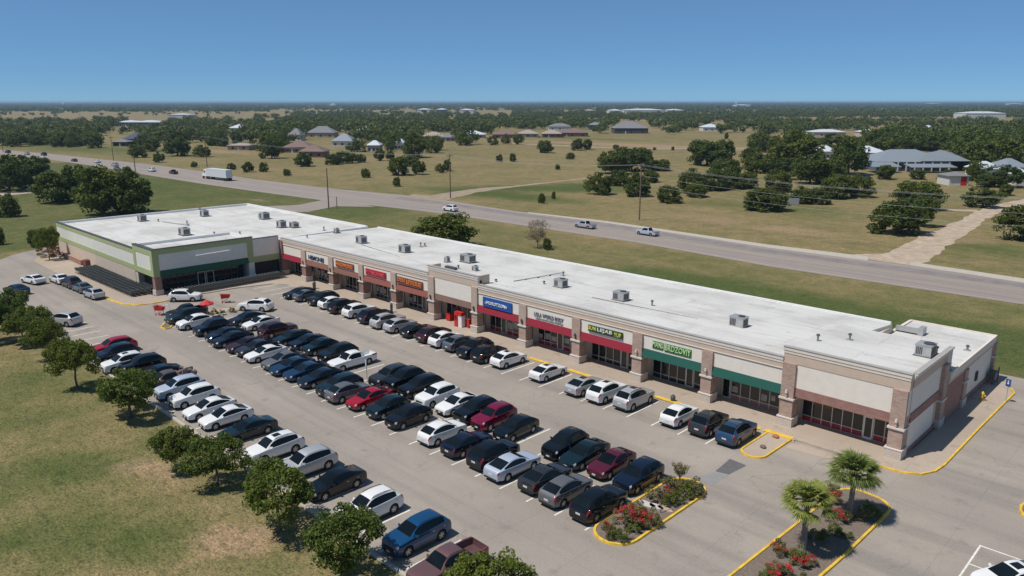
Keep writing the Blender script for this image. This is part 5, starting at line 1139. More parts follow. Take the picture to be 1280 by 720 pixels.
def put_tree(kind, x, y, wid, hei, label, cat='tree', group=None, name=None, var=None, z=0.0, parts=True):
    cm, tm = tree_meshes(kind, tr_.randrange(4) if var is None else var)
    o = thing(name or ('tree' if kind != 'bush' else 'bush'), label, cat, (x, y, z), tr_.uniform(0, 6.28), group, (wid / 5.0, wid / 5.0, hei / BASEH[kind]))
    c = bpy.data.objects.new('crown', cm); COL.objects.link(c); c.parent = o
    if parts: t = bpy.data.objects.new('trunk', tm); COL.objects.link(t); t.parent = o
    return o
def tree_px(kind, cx, base, wpx, hpx, label, **kw):
    x, y = at(cx, base); d = pr(x, y)[2]; wid = wpx * d / F; hei = hpx * d / F / math.cos(PIT)
    return put_tree(kind, x, y, wid, hei, label, **kw)

# --- lawn oaks beside the lot
LAWN = [('young oak by the lawn, nearest the bottom edge and cut off by it', 610, 772, 112, 88), ('broad leafy oak beside the blue SUV at the lot corner', 432, 719, 112, 92), ('oak in front of the white SUV with the empty stall, second big one up', 350, 664, 104, 90), ('oak with visible thin trunk above a dark shadow, mid lawn row', 272, 606, 82, 64),
        ('bushy oak low on its left, touching the next oak', 221, 588, 60, 58), ('round lone oak beside the pale blue SUV', 164, 521, 88, 64), ('lone oak in front of the red SUV, lawn row', 97, 486, 64, 66), ('smaller oak above the lone red-SUV oak', 61, 448, 48, 50), ('oak beside the lone silver SUV', 30, 432, 52, 46), ('oak at the left edge covering the blue sedan', 12, 410, 60, 48), ('oak partly out of the left edge below the blue sedan', -8, 428, 50, 56), ('oak reaching over the silver SUV bonnet', 48, 420, 44, 38)]
for i, (lab, cx, b, w_, h_) in enumerate(LAWN): tree_px('oak', cx, b, w_ * 0.92, h_ * 0.97, lab, group='oaks along the lawn edge', name='oak_tree', var=i % 4)
# --- plants behind the buildings and across the road
FIELD = [('mid', 555, 311, 78, 42, 'wide dense green tree standing right behind the mall roof'), ('bare', 672, 309, 34, 36, 'leafless grey bush behind the mall by the highway'), ('bush', 684, 312, 12, 14, 'small dark bush at the foot of the leafless bush'),
         ('mid', 130, 268, 62, 58, 'large dark tree behind the supermarket, left one of a pair'), ('mid', 166, 267, 52, 54, 'large dark tree behind the supermarket, right one of a pair'), ('mid', 70, 253, 50, 38, 'spreading dark tree on the green lawn, between two other clumps'), ('mid', 97, 252, 34, 46, 'taller dark tree behind the spreading dark tree'),
         ('bush', 9, 271, 27, 28, 'dark round bush cut by the left edge above the lot'), ('bush', 45, 308, 20, 20, 'dark bush beside the supermarket rear corner, left of small tree'), ('oak', 62, 326, 24, 40, 'small tree on the kerbed island by the supermarket corner'), ('bush', -3, 306, 16, 22, 'small bush at the left edge beside the lot lane'),
         ('mid', 12, 239, 48, 42, 'dark tree in the clump at the left edge, front one'), ('mid', 38, 234, 40, 36, 'dark tree in the clump at the left edge, right one'), ('mid', 25, 229, 44, 32, 'dark tree at the back of the left edge clump'), ('bush', 54, 204, 14, 7, 'low bush on the road side, far left'),
         ('mid', 172, 197, 20, 16, 'bushy tree before the dark blue roofed house, left'), ('bush', 199, 203, 13, 12, 'small round shrub alone left of the semi truck'), ('mid', 222, 195, 32, 24, 'flat-topped tree above the red pickup truck'), ('mid', 190, 189, 22, 16, 'tree right of the dark blue roofed house'), ('bush', 252, 196, 20, 14, 'bush above the semi truck cab'), ('bush', 310, 215, 14, 12, 'small pale bush right of the semi truck'), ('bush', 243, 209, 8, 7, 'tiny shrub at the roadside above the semi truck'), ('bush', 289, 212, 10, 8, 'little shrub behind the semi truck trailer'),
         ('mid', 340, 198, 26, 24, 'dark tree left of the red-brown roofs'), ('bush', 330, 215, 11, 12, 'thin small shrub in the field above the semi trailer'), ('bush', 359, 220, 9, 9, 'sparse tiny shrub in the field, below red-brown roofs'), ('bush', 380, 208, 22, 17, 'roundish bush below the red-brown roofs'), ('bush', 416, 206, 18, 13, 'left round bush of a touching pair in the field'), ('bush', 433, 204, 24, 15, 'right round bush of a touching pair in the field'), ('bush', 451, 203, 12, 10, 'small bush right of the touching pair'),
         ('bush', 457, 222, 11, 11, 'small round shrub alone mid field, below the touching pair'), ('mid', 474, 201, 13, 14, 'slim tree left of the big dark field tree'), ('mid', 488, 200, 13, 12, 'small tree against the big dark field tree'), ('mid', 498, 219, 28, 23, 'dark twin-crowned field tree above the lone shrub'), ('mid', 512, 208, 22, 13, 'tree behind the twin-crowned field tree'), ('mid', 524, 218, 17, 18, 'small tree right of the twin-crowned field tree'), ('bush', 496, 233, 10, 12, 'lone shrub nearest the highway in the mid field'),
         ('mid', 518, 197, 30, 29, 'big dark round tree in front of the house row'), ('bush', 550, 216, 11, 11, 'left shrub beside the corner utility pole'), ('bush', 559, 214, 11, 15, 'taller shrub touching the corner utility pole'), ('bush', 624, 202, 8, 9, 'small round shrub, left of two in the dry field'), ('bush', 641, 202, 9, 10, 'small round shrub, right of two in the dry field'), ('mid', 681, 191, 20, 15, 'round dry-field tree, left of the pair-crowned tree'), ('mid', 722, 188, 16, 14, 'left crown of the joined dry-field trees'), ('mid', 734, 187, 14, 13, 'right crown of the joined dry-field trees'),
         ('bush', 713, 199, 11, 8, 'low round shrub below the joined dry-field trees'), ('bush', 770, 186, 9, 5, 'small shrub on the bare dirt of the dry field'), ('bush', 697, 212, 7, 7, 'tiny shrub in the dry field centre'), ('bush', 677, 254, 9, 12, 'spindly shrub on the near field left of the green tussock'), ('bush', 692, 249, 5, 10, 'thin sapling right of the spindly shrub'),
         ('bush', 818, 188, 4, 4, 'speck-sized left shrub on the bare dirt'), ('bush', 841, 188, 4, 5, 'speck-sized right shrub on the bare dirt'), ('mid', 908, 174, 5, 8, 'slender lone tree on the far dirt field'),
         ('mid', 765, 217, 36, 30, 'left tree of the dark thicket left of the tall pole'), ('mid', 790, 214, 38, 30, 'middle tree of the dark thicket behind the tall pole'), ('mid', 806, 207, 22, 22, 'right tree of the dark thicket behind the tall pole'), ('bush', 748, 243, 31, 26, 'large round bush left of the tall pole'), ('bush', 795, 245, 34, 28, 'large bush at the foot of the tall pole'), ('bush', 775, 232, 28, 18, 'bush between the round bush and thicket'), ('bush', 836, 253, 34, 20, 'large round bush right of the tall pole'), ('bush', 822, 213, 32, 14, 'low grey-green bush right of the thicket'), ('bush', 812, 228, 24, 14, 'dark bush behind the tall pole, right'),
         ('mid', 884, 207, 48, 31, 'tall dark tree crowning the middle thicket'), ('mid', 905, 203, 26, 27, 'tree on the right shoulder of the middle thicket'), ('bush', 862, 240, 34, 28, 'thicket bush at left end of the long hedge mass'), ('bush', 888, 238, 36, 26, 'second bush of the long hedge mass'), ('bush', 912, 236, 34, 22, 'third bush of the long hedge mass'), ('bush', 930, 235, 30, 20, 'right end bush of the long hedge mass'), ('bush', 870, 246, 30, 18, 'front bush of the long hedge mass'), ('bush', 905, 222, 46, 22, 'broad bush behind the long hedge mass'), ('bush', 945, 216, 34, 24, 'bush behind the hedge mass, right side'), ('mid', 940, 206, 26, 22, 'rounded tree left of the house clump trees'),
         ('bush', 958, 263, 52, 28, 'wide dark bush nearest the highway, mid right'), ('bush', 972, 240, 34, 26, 'bush behind the wide dark bush'), ('bush', 1002, 254, 30, 20, 'bush in the hedge line, fourth from the pale gate'), ('bush', 1022, 255, 30, 20, 'bush in the hedge line right of the pale gate'), ('bush', 1045, 247, 44, 28, 'leafy bush in the hedge line before the big roof'), ('bush', 1075, 246, 34, 26, 'bush in the hedge line left of the big two-tier tree'), ('mid', 990, 212, 66, 46, 'great spreading tree left of the white roofs'), ('mid', 1012, 230, 44, 38, 'tree below the great spreading tree'), ('mid', 1060, 218, 46, 44, 'dark tree left of the metal roofed house'), ('mid', 1036, 226, 34, 28, 'tree below the white roofs'),
         ('mid', 1050, 190, 50, 22, 'tree behind the white roofs'), ('mid', 975, 224, 30, 28, 'dark tree at left end of the house clump'),
         ('mid', 1144, 262, 52, 36, 'upper rear tree of the big two-tier tree pair'), ('mid', 1122, 292, 62, 42, 'lower front tree of the big two-tier pair by the highway'), ('mid', 1150, 283, 34, 40, 'right shoulder tree of the two-tier pair'), ('mid', 1228, 259, 42, 23, 'flat-topped tree beside the dirt track'), ('mid', 1257, 244, 18, 14, 'small dark tree by the right edge lane'), ('mid', 1276, 300, 50, 44, 'tree cut by the right edge beside the dirt track'), ('bush', 1180, 226, 16, 14, 'grey bush left of the red door shed'), ('mid', 1106, 224, 24, 18, 'small tree in front of the metal roof, left'), ('mid', 1146, 224, 20, 12, 'small tree in front of the metal roof, right'), ('mid', 1244, 215, 62, 42, 'bright green broad tree behind the red door shed'), ('mid', 1255, 234, 40, 26, 'dark tree before the light roofs at the right'), ('mid', 1230, 234, 22, 16, 'small olive tree right of the red door shed'), ('bush', 1216, 226, 16, 22, 'grey shrub beside the red door')]
for k, cx, b, w_, h_, lab in FIELD: tree_px(k, cx, b, w_ * 1.08, h_ * 1.05, lab, cat='tree' if k == 'mid' or k == 'oak' else 'bush', group='trees and bushes beyond the buildings', name={'mid': 'tree', 'oak': 'tree', 'bush': 'bush', 'bare': 'bare_bush'}[k])
# --- belts of trees: the nearest are things, the rest one woodland
BELTS = [  # x0, x1, y0, y1 (ground), count, tree height m
    (-40, 345, 168, 184, 110, 10.5), (-40, 345, 158, 170, 140, 10), (-40, 340, 152, 160, 150, 10), (40, 125, 178, 185, 14, 9),
    (320, 660, 172, 184, 60, 10), (330, 560, 184, 192, 26, 10), (320, 660, 162, 176, 170, 11), (320, 660, 152, 165, 260, 11), (320, 640, 146, 154, 230, 10), (360, 600, 141, 147, 140, 10), (640, 760, 156, 168, 40, 10),
    (640, 960, 161, 168, 50, 10), (640, 960, 153, 161, 130, 10), (640, 960, 146.5, 152, 170, 10), (950, 1090, 158, 168, 80, 10), (950, 1300, 152, 161, 150, 10),
    (1085, 1300, 163, 178, 130, 12), (1085, 1300, 176, 196, 110, 12), (1100, 1300, 194, 214, 42, 12), (1205, 1300, 210, 226, 16, 10), (940, 1015, 174, 192, 18, 10),
    (-40, 340, 135.0, 140, 520, 10), (0, 320, 141.5, 147, 22, 8), (300, 640, 134.5, 138.5, 240, 10), (640, 960, 142, 147, 420, 10), (640, 960, 134, 140, 420, 10), (960, 1300, 142, 147.5, 560, 10), (960, 1300, 134, 141, 520, 10),
    (-60, 1340, 132.4, 135, 1500, 11), (-60, 1340, 130.6, 132.4, 2400, 13), (-60, 1340, 129.0, 130.6, 3400, 16)]
g2 = random.Random(99); belt = []
def blocked(px, py):
    for (a, b, c, d) in HOUSEBOX:
        if a < px < b and c + 3 < py < d + 2: return True
    return False
HOUSEBOX = [(140, 180, 166, 184), (282, 314, 179, 190), (352, 408, 176, 199), (372, 442, 165, 190), (452, 470, 176, 193), (524, 572, 163, 180), (576, 608, 163, 178), (612, 745, 159, 176), (764, 812, 152, 170), (876, 905, 153, 165), (1015, 1110, 161, 174), (1086, 1196, 188, 226), (1022, 1108, 186, 201), (1185, 1214, 214, 236), (1225, 1250, 212, 224), (1264, 1300, 208, 236), (145, 205, 150, 160), (286, 306, 158, 170), (1128, 1170, 160, 170)]
for (x0, x1, y0, y1, n, hm) in BELTS:
    for _ in range(n):
        px, py = g2.uniform(x0, x1), g2.uniform(y0, y1)
        if y0 > 150 and blocked(px, py): continue
        x, y = at(px, py); belt.append((py, x, y, hm * g2.uniform(0.6, 1.15)))
belt.sort(reverse=True)
NEARB = 185
GL = [(-1e9, -420, 'tree in the dark belt beyond the highway on the far left', 'belt trees far left'), (-420, -200, 'tree in the green belt around the distant house row', 'belt trees round the house row'), (-200, 1e9, 'tree in the dense wood behind the metal roofed house', 'belt trees behind the metal roof')]
for py, x, y, h in belt[:NEARB]:
    ang = math.degrees(math.atan2(-x, y)); px = pr(x, y)[0]
    lab, grp = (GL[0][2:] if px < 330 else GL[1][2:] if px < 960 else GL[2][2:])
    put_tree('far', x, y, h * g2.uniform(1.0, 1.6), h, lab, group=grp)
vs = []; fs = []; off = 0
for py, x, y, h in belt[NEARB:]:
    d = math.hypot(x, y); wd = h * (g2.uniform(1.1, 1.8) if d < 2000 else g2.uniform(2.0, 4.5) if d < 5000 else g2.uniform(5, 10)); big = d > 2000
    ncl = 9 if not big else 7
    cl = []
    for _ in range(ncl):
        a = g2.uniform(0, 6.28); q = math.sqrt(g2.random()) * wd * 0.42
        cl.append((x + math.cos(a) * q, y + math.sin(a) * q, h * g2.uniform(0.25, 0.72), h * 0.3 if not big else h * 0.42))
    v, f = leaf_cloud(cl, 26 if not big else 12, h * (0.105 if not big else 0.26), seed=g2.randrange(10 ** 6)); v[:, 2] = np.maximum(v[:, 2], 0.05)
    vs.append(v); fs.append(f + off); off += len(v)
o = bpy.data.objects.new('woodland', quick_mesh('woodland', np.concatenate(vs), np.concatenate(fs), WOODLEAF)); COL.objects.link(o); tag(o, 'distant woodland belts fading to blue at the horizon', 'woodland', kind='stuff')

# --- palms
def palm(px, py, h, label, seed):
    x, y = at(px, py, 0.1); o = thing('palm_tree', label, 'palm tree', (x, y, 0.1), seed * 1.3, 'palms in the kerbed bed')
    r = random.Random(seed); m = MB(); n = 14
    for k in range(n):
        z0, z1 = h * k / n, h * (k + 1) / n; m.tube((0.03 * math.sin(k * .6), 0, z0), (0.03 * math.sin(k * .6 + .6), 0, z1), (0.19 if k else 0.26) - 0.03 * k / n + 0.015 * (k % 2), 0.17 - 0.02 * k / n, 10, caps=False)
    m.build('trunk', plain('palm trunk', (0.21, 0.185, 0.16), 0.95, var=0.3, scale=9), o)
    c = MB(); sk = MB()
    for i in range(68):
        u = i / 67.0; az = i * 2.39996 + r.uniform(-.25, .25); el = R(86 - 106 * u ** 0.85 + r.uniform(-9, 9)); L = r.uniform(0.8, 1.12) * (0.22 + 0.78 * min(1, u * 2.2))
        d = Vector((math.cos(az) * math.cos(el), math.sin(az) * math.cos(el), math.sin(el))); base = Vector((0, 0, h - 0.05))
        tip = base + d * L + Vector((0, 0, -0.10 * L * math.cos(el)))
        c.tube(base, tip, 0.018, 0.010, 4, caps=False)
        side = d.cross(Vector((0, 0, 1))); side = side.normalized() if side.length > 0.05 else Vector((1, 0, 0)); upv = side.cross(d).normalized()
        nb = 19
        for k in range(nb):
            t = (k / (nb - 1) - 0.5) * R(170); bl = (0.86 if seed == 1 else 1.0) * r.uniform(0.9, 1.18) * (1 - 0.30 * abs(t) / R(85))
            dd = d * math.cos(t) + side * math.sin(t); mid_ = tip + dd * bl * 0.55 + upv * (0.07 - 0.07 * abs(t)); end = tip + dd * bl + Vector((0, 0, -0.10 * bl - 0.16 * r.random()))
            wv = dd.cross(upv).normalized() * 0.044
            c.add([tip - wv * .4, tip + wv * .4, mid_ + wv, mid_ - wv], [(0, 1, 2, 3)]); c.add([mid_ - wv, mid_ + wv, end + wv * .15, end - wv * .15], [(0, 1, 2, 3)])
    c.build('crown', PALMLEAF, o)
    for i in range(46):
        az = i * 2.4; z = h - 0.25 - 0.5 * (i / 46); d = Vector((math.cos(az), math.sin(az), 0.9)); sk.tube(Vector((0, 0, z)) + d * 0.12, Vector((0, 0, z)) + d * 0.34, 0.03, 0.02, 4)
    sk.build('leaf_boots', BARK, o)
palm(1003.5, 688, 3.7, 'palm tree nearer the front with a shorter stouter trunk, left of two', 1)
palm(1061.5, 647, 3.65, 'palm tree farther back in the bed, right of two', 2)

# --- shrubs in the beds
SM = {}
def shrub_mesh(kind, var):
    if (kind, var) in SM: return SM[(kind, var)]
    s = var * 7 + len(kind)
    body = leaf_cloud(crown_clumps(0.5, 0.5, 0.42, 0.42, 16, 0.17, s, -0.8), 95, 0.035, seed=s)
    res = [('foliage', quick_mesh('foliage', *body, {'green': SHRUBLEAF, 'olive': OLIVELEAF, 'red': OLIVELEAF, 'orange': OLIVELEAF}[kind]))]
    if kind in ('red', 'orange'):
        fl = leaf_cloud(crown_clumps(0.5, 0.5, 0.46, 0.50, 12, 0.12, s + 3, -0.1), 55, 0.034, seed=s + 5); res.append(('blossoms', quick_mesh('blossoms', *fl, REDFLOWER if kind == 'red' else ORANGEFLOWER)))
    SM[(kind, var)] = res; return res
def shrub(px, py, wpx, hpx, kind, label, group):
    wpx *= 1.25; hpx *= 1.22
    x, y = at(px, py, 0.1); d = pr(x, y)[2]; wid = wpx * d / F; h = hpx * d / F
    o = thing('flowering_shrub' if kind in ('red', 'orange') else 'shrub', label, 'shrub', (x, y, 0.1), tr_.uniform(0, 6), group, (wid * 1.0, wid * 1.0, h * 0.98))
    for nm, me in shrub_mesh(kind, tr_.randrange(3)): c = bpy.data.objects.new(nm, me); COL.objects.link(c); c.parent = o
BED1 = [(760, 671, 14, 20, 'orange', 'orange blossomed shrub at the front tip of the flower island'), (764, 674, 13, 16, 'green', 'small round green shrub beside the orange blossomed one'), (778, 676, 17, 18, 'green', 'round olive shrub nearest the yellow kerb'),
        (780, 655, 22, 22, 'red', 'red flowering shrub, leftmost of the red patch'), (793, 657, 22, 22, 'red', 'red flowering shrub in the middle of the red patch'), (806, 659, 18, 18, 'red', 'red flowering shrub at the right end of the red patch'), (791, 664, 16, 13, 'green', 'low green shrub in front of the red patch'), (796, 642, 22, 17, 'olive', 'olive shrub behind the red patch'), (815, 656, 18, 22, 'olive', 'olive shrub right of the red patch'),
        (820, 626, 24, 18, 'olive', 'wide olive shrub beside the white stones'), (837, 632, 16, 17, 'green', 'dark green shrub beside the white stones'), (834, 624, 15, 14, 'red', 'small red-tinged shrub among the upper shrubs'), (847, 629, 15, 18, 'green', 'green shrub in the middle of the upper shrubs'), (835, 612, 20, 16, 'olive', 'olive shrub behind the red-tinged shrub'), (845, 613, 18, 17, 'olive', 'olive shrub at the foot of the sapling'), (861, 621, 22, 20, 'green', 'broad green shrub right of the sapling'), (867, 616, 22, 20, 'olive', 'dark olive shrub at the far corner of the bed')]
for a in BED1: shrub(*a, 'shrubs in the flower island')
BED2 = [(973, 692, 18, 16, 'orange', 'orange tinged shrub at the left kerb of the palm bed'), (997, 700, 22, 17, 'green', 'green shrub in front of the near palm'), (1000, 707, 20, 12, 'red', 'pink flowering shrub in front of the near palm'), (1012, 706, 14, 12, 'red', 'small pink flowering shrub right of the near palm'), (1019, 675, 24, 20, 'green', 'yellow-green shrub right of the near palm trunk'), (1042, 667, 14, 12, 'green', 'left one of two small green shrubs on bare mulch'), (1055, 670, 16, 12, 'green', 'right one of two small green shrubs on bare mulch'),
        (1046, 651, 22, 14, 'red', 'red flowering shrub left of the far palm trunk'), (1058, 652, 12, 14, 'olive', 'olive shrub touching the far palm trunk'), (1036, 616, 20, 14, 'olive', 'olive shrub behind the far palm'), (1041, 628, 16, 12, 'red', 'red flowering shrub behind the far palm'), (1077, 648, 20, 12, 'olive', 'shaded shrub right of the far palm'), (1084, 641, 18, 14, 'green', 'green shrub in the far palm shadow'), (1092, 645, 16, 12, 'green', 'green shrub near the rounded kerb end'), (975, 722, 26, 16, 'red', 'red flowering shrub cut by the bottom edge of the photo'), (992, 722, 24, 14, 'olive', 'olive shrub cut by the bottom edge of the photo'), (960, 722, 20, 14, 'green', 'green shrub cut by the bottom edge, far left of bed')]
for a in BED2: shrub(*a, 'shrubs in the palm bed')
for a in [(268, 394, 9, 8, 'olive', 'olive shrub beside the umbrella planter'), (277, 393, 8, 6, 'green', 'small green shrub in the middle of the far bed'), (290, 390, 8, 6, 'olive', 'small olive shrub at the right end of the far bed'), (210, 402, 8, 6, 'olive', 'low shrub on the yellow end island'),
          (58, 321, 18, 9, 'red', 'red flowering shrub left of the island tree'), (70, 316, 14, 10, 'red', 'red flowering shrub against the supermarket corner'), (77, 323, 5, 8, 'red', 'narrow red shrub at the supermarket wall end')]: shrub(*a, 'shrubs by the supermarket')
# sapling and tall sign stake in the flower island
x, y = at(849, 606, 0.1); o = thing('sapling', 'thin leafy sapling with upright branches in the flower island', 'tree', (x, y, 0.1)); r = random.Random(4); m = MB(); cl = []
m.tube((0, 0, 0), (0.02, 0, 0.6), 0.05, 0.04, 7)
for k in range(11):
    a = k * 2.4; e = Vector((math.cos(a) * r.uniform(.25, .75), math.sin(a) * r.uniform(.25, .75), r.uniform(1.3, 2.0))); m.tube((0.02, 0, 0.55), e * 0.6 + Vector((0, 0, 0.2)), 0.022, 0.014, 5); m.tube(e * 0.6 + Vector((0, 0, 0.2)), e, 0.014, 0.006, 5)
    for t in (0.55, 0.7, 0.85, 1.0): q = e * t + Vector((0, 0, 0.25 * (1 - t))); cl.append((q.x, q.y, q.z, 0.17))
m.build('trunk', BARK, o); v, f = leaf_cloud(cl, 26, 0.05, seed=8); c = bpy.data.objects.new('crown', quick_mesh('crown', v, f, OLIVELEAF)); COL.objects.link(c); c.parent = o
x, y = at(826, 641, 0.1); o = thing('stake', 'thin bent stake standing among the white stones', 'stake', (x, y, 0.1)); m = MB(); m.tube((0, 0, 0), (0, 0, 1.75), 0.03, n=6); m.tube((0, 0, 0), (0.55, 0.25, 0.02), 0.025, n=6); m.build('rod', DKMETAL, o); m = MB(); m.tube((0, 0, 1.75), (0, 0, 1.95), 0.06, 0.03, 8); m.build('cap', METAL, o)
for k, (px, py, sx, sy, lab) in enumerate([(808, 631, 0.75, 0.35, 'flat white stone slab left of the stake'), (820, 634, 0.6, 0.3, 'flat white stone slab behind the stake'), (831, 637, 0.65, 0.25, 'flat tan slab right of the stake')]):
    x, y = at(px, py, 0.1); m = MB(); m.prism([(x + sx * math.cos(t) * (1 + .12 * math.sin(3 * t + k)), y + sy * math.sin(t)) for t in [6.283 * q / 9 for q in range(9)]], 0.1, 0.2); tag(m.build('flat_stone', plain('pale stone', (0.55, 0.52, 0.48), 0.85) if k < 2 else PATHM), lab, 'stone')

# ================================================================ HOUSES AND SHEDS
GREYR = plain('grey shingle', (0.20, 0.20, 0.21), 0.85, var=0.12); BROWNR = plain('brown shingle', (0.20, 0.135, 0.115), 0.85, var=0.15); METALR = plain('pale metal roof', (0.30, 0.335, 0.37), 0.5, 0.3, var=0.06); WHITER = plain('white metal roof', (0.62, 0.66, 0.70), 0.5, 0.1, var=0.06); BLUER = plain('dark blue roof', (0.04, 0.055, 0.10), 0.6); TANR = plain('tan shingle', (0.36, 0.30, 0.25), 0.85)
WALLC = {'tan': plain('tan siding', (0.40, 0.33, 0.26), 0.9), 'white': plain('white siding', (0.62, 0.61, 0.58), 0.9), 'brick': plain('house brick', (0.26, 0.15, 0.11), 0.9), 'dark': plain('dark siding', (0.09, 0.085, 0.085), 0.9), 'pink': plain('pinkish siding', (0.55, 0.45, 0.42), 0.9), 'blue': plain('blue siding', (0.10, 0.13, 0.18), 0.9)}
def house(name, px, py, wpx, dep, hw, hr, roofm, wallm, label, cat='house', hip=True, rz=None, overhang=0.5, windows=3):
    x, y = at(px, py); d = pr(x, y)[2]; W = wpx * d / F
    if rz is None: rz = R(44)
    o = thing(name, label, cat, (x, y, 0), rz)
    w2, d2 = W / 2, dep / 2
    m = MB(); m.box(-w2, w2, -d2 + dep / 2, d2 + dep / 2, 0, hw); m.build('wall', WALLC[wallm], o)
    oh = overhang; y0, y1 = -oh, dep + oh; ins = min(w2 * 0.9, dep / 2) if hip else 0
    e = [(-w2 - oh, y0, hw), (w2 + oh, y0, hw), (w2 + oh, y1, hw), (-w2 - oh, y1, hw)]; rg = [(-w2 - oh + ins, dep / 2, hw + hr), (w2 + oh - ins, dep / 2, hw + hr)]
    lo = [(p[0], p[1], hw - 0.25) for p in e]
    m = MB(); m.add(e + rg + lo, [(0, 1, 5, 4), (2, 3, 4, 5), (3, 0, 4), (1, 2, 5), (0, 6, 7, 1), (1, 7, 8, 2), (2, 8, 9, 3), (3, 9, 6, 0), (6, 9, 8, 7)]); m.build('roof', roofm, o)
    for k in range(windows):
        xx = -w2 + W * (k + 0.5) / windows
        m = MB(); m.box(xx - 0.7, xx + 0.7, -0.06, -0.005, 0.9, min(hw - 0.4, 2.1)); m.build('window', SHOPGLASS, o)
    if windows > 1:
        m = MB(); m.box(-w2 + W / windows - 0.5, -w2 + W / windows + 0.5, -0.06, -0.005, 0.05, min(2.1, hw - .3)); m.build('door', WALLC['white'], o)
    return o
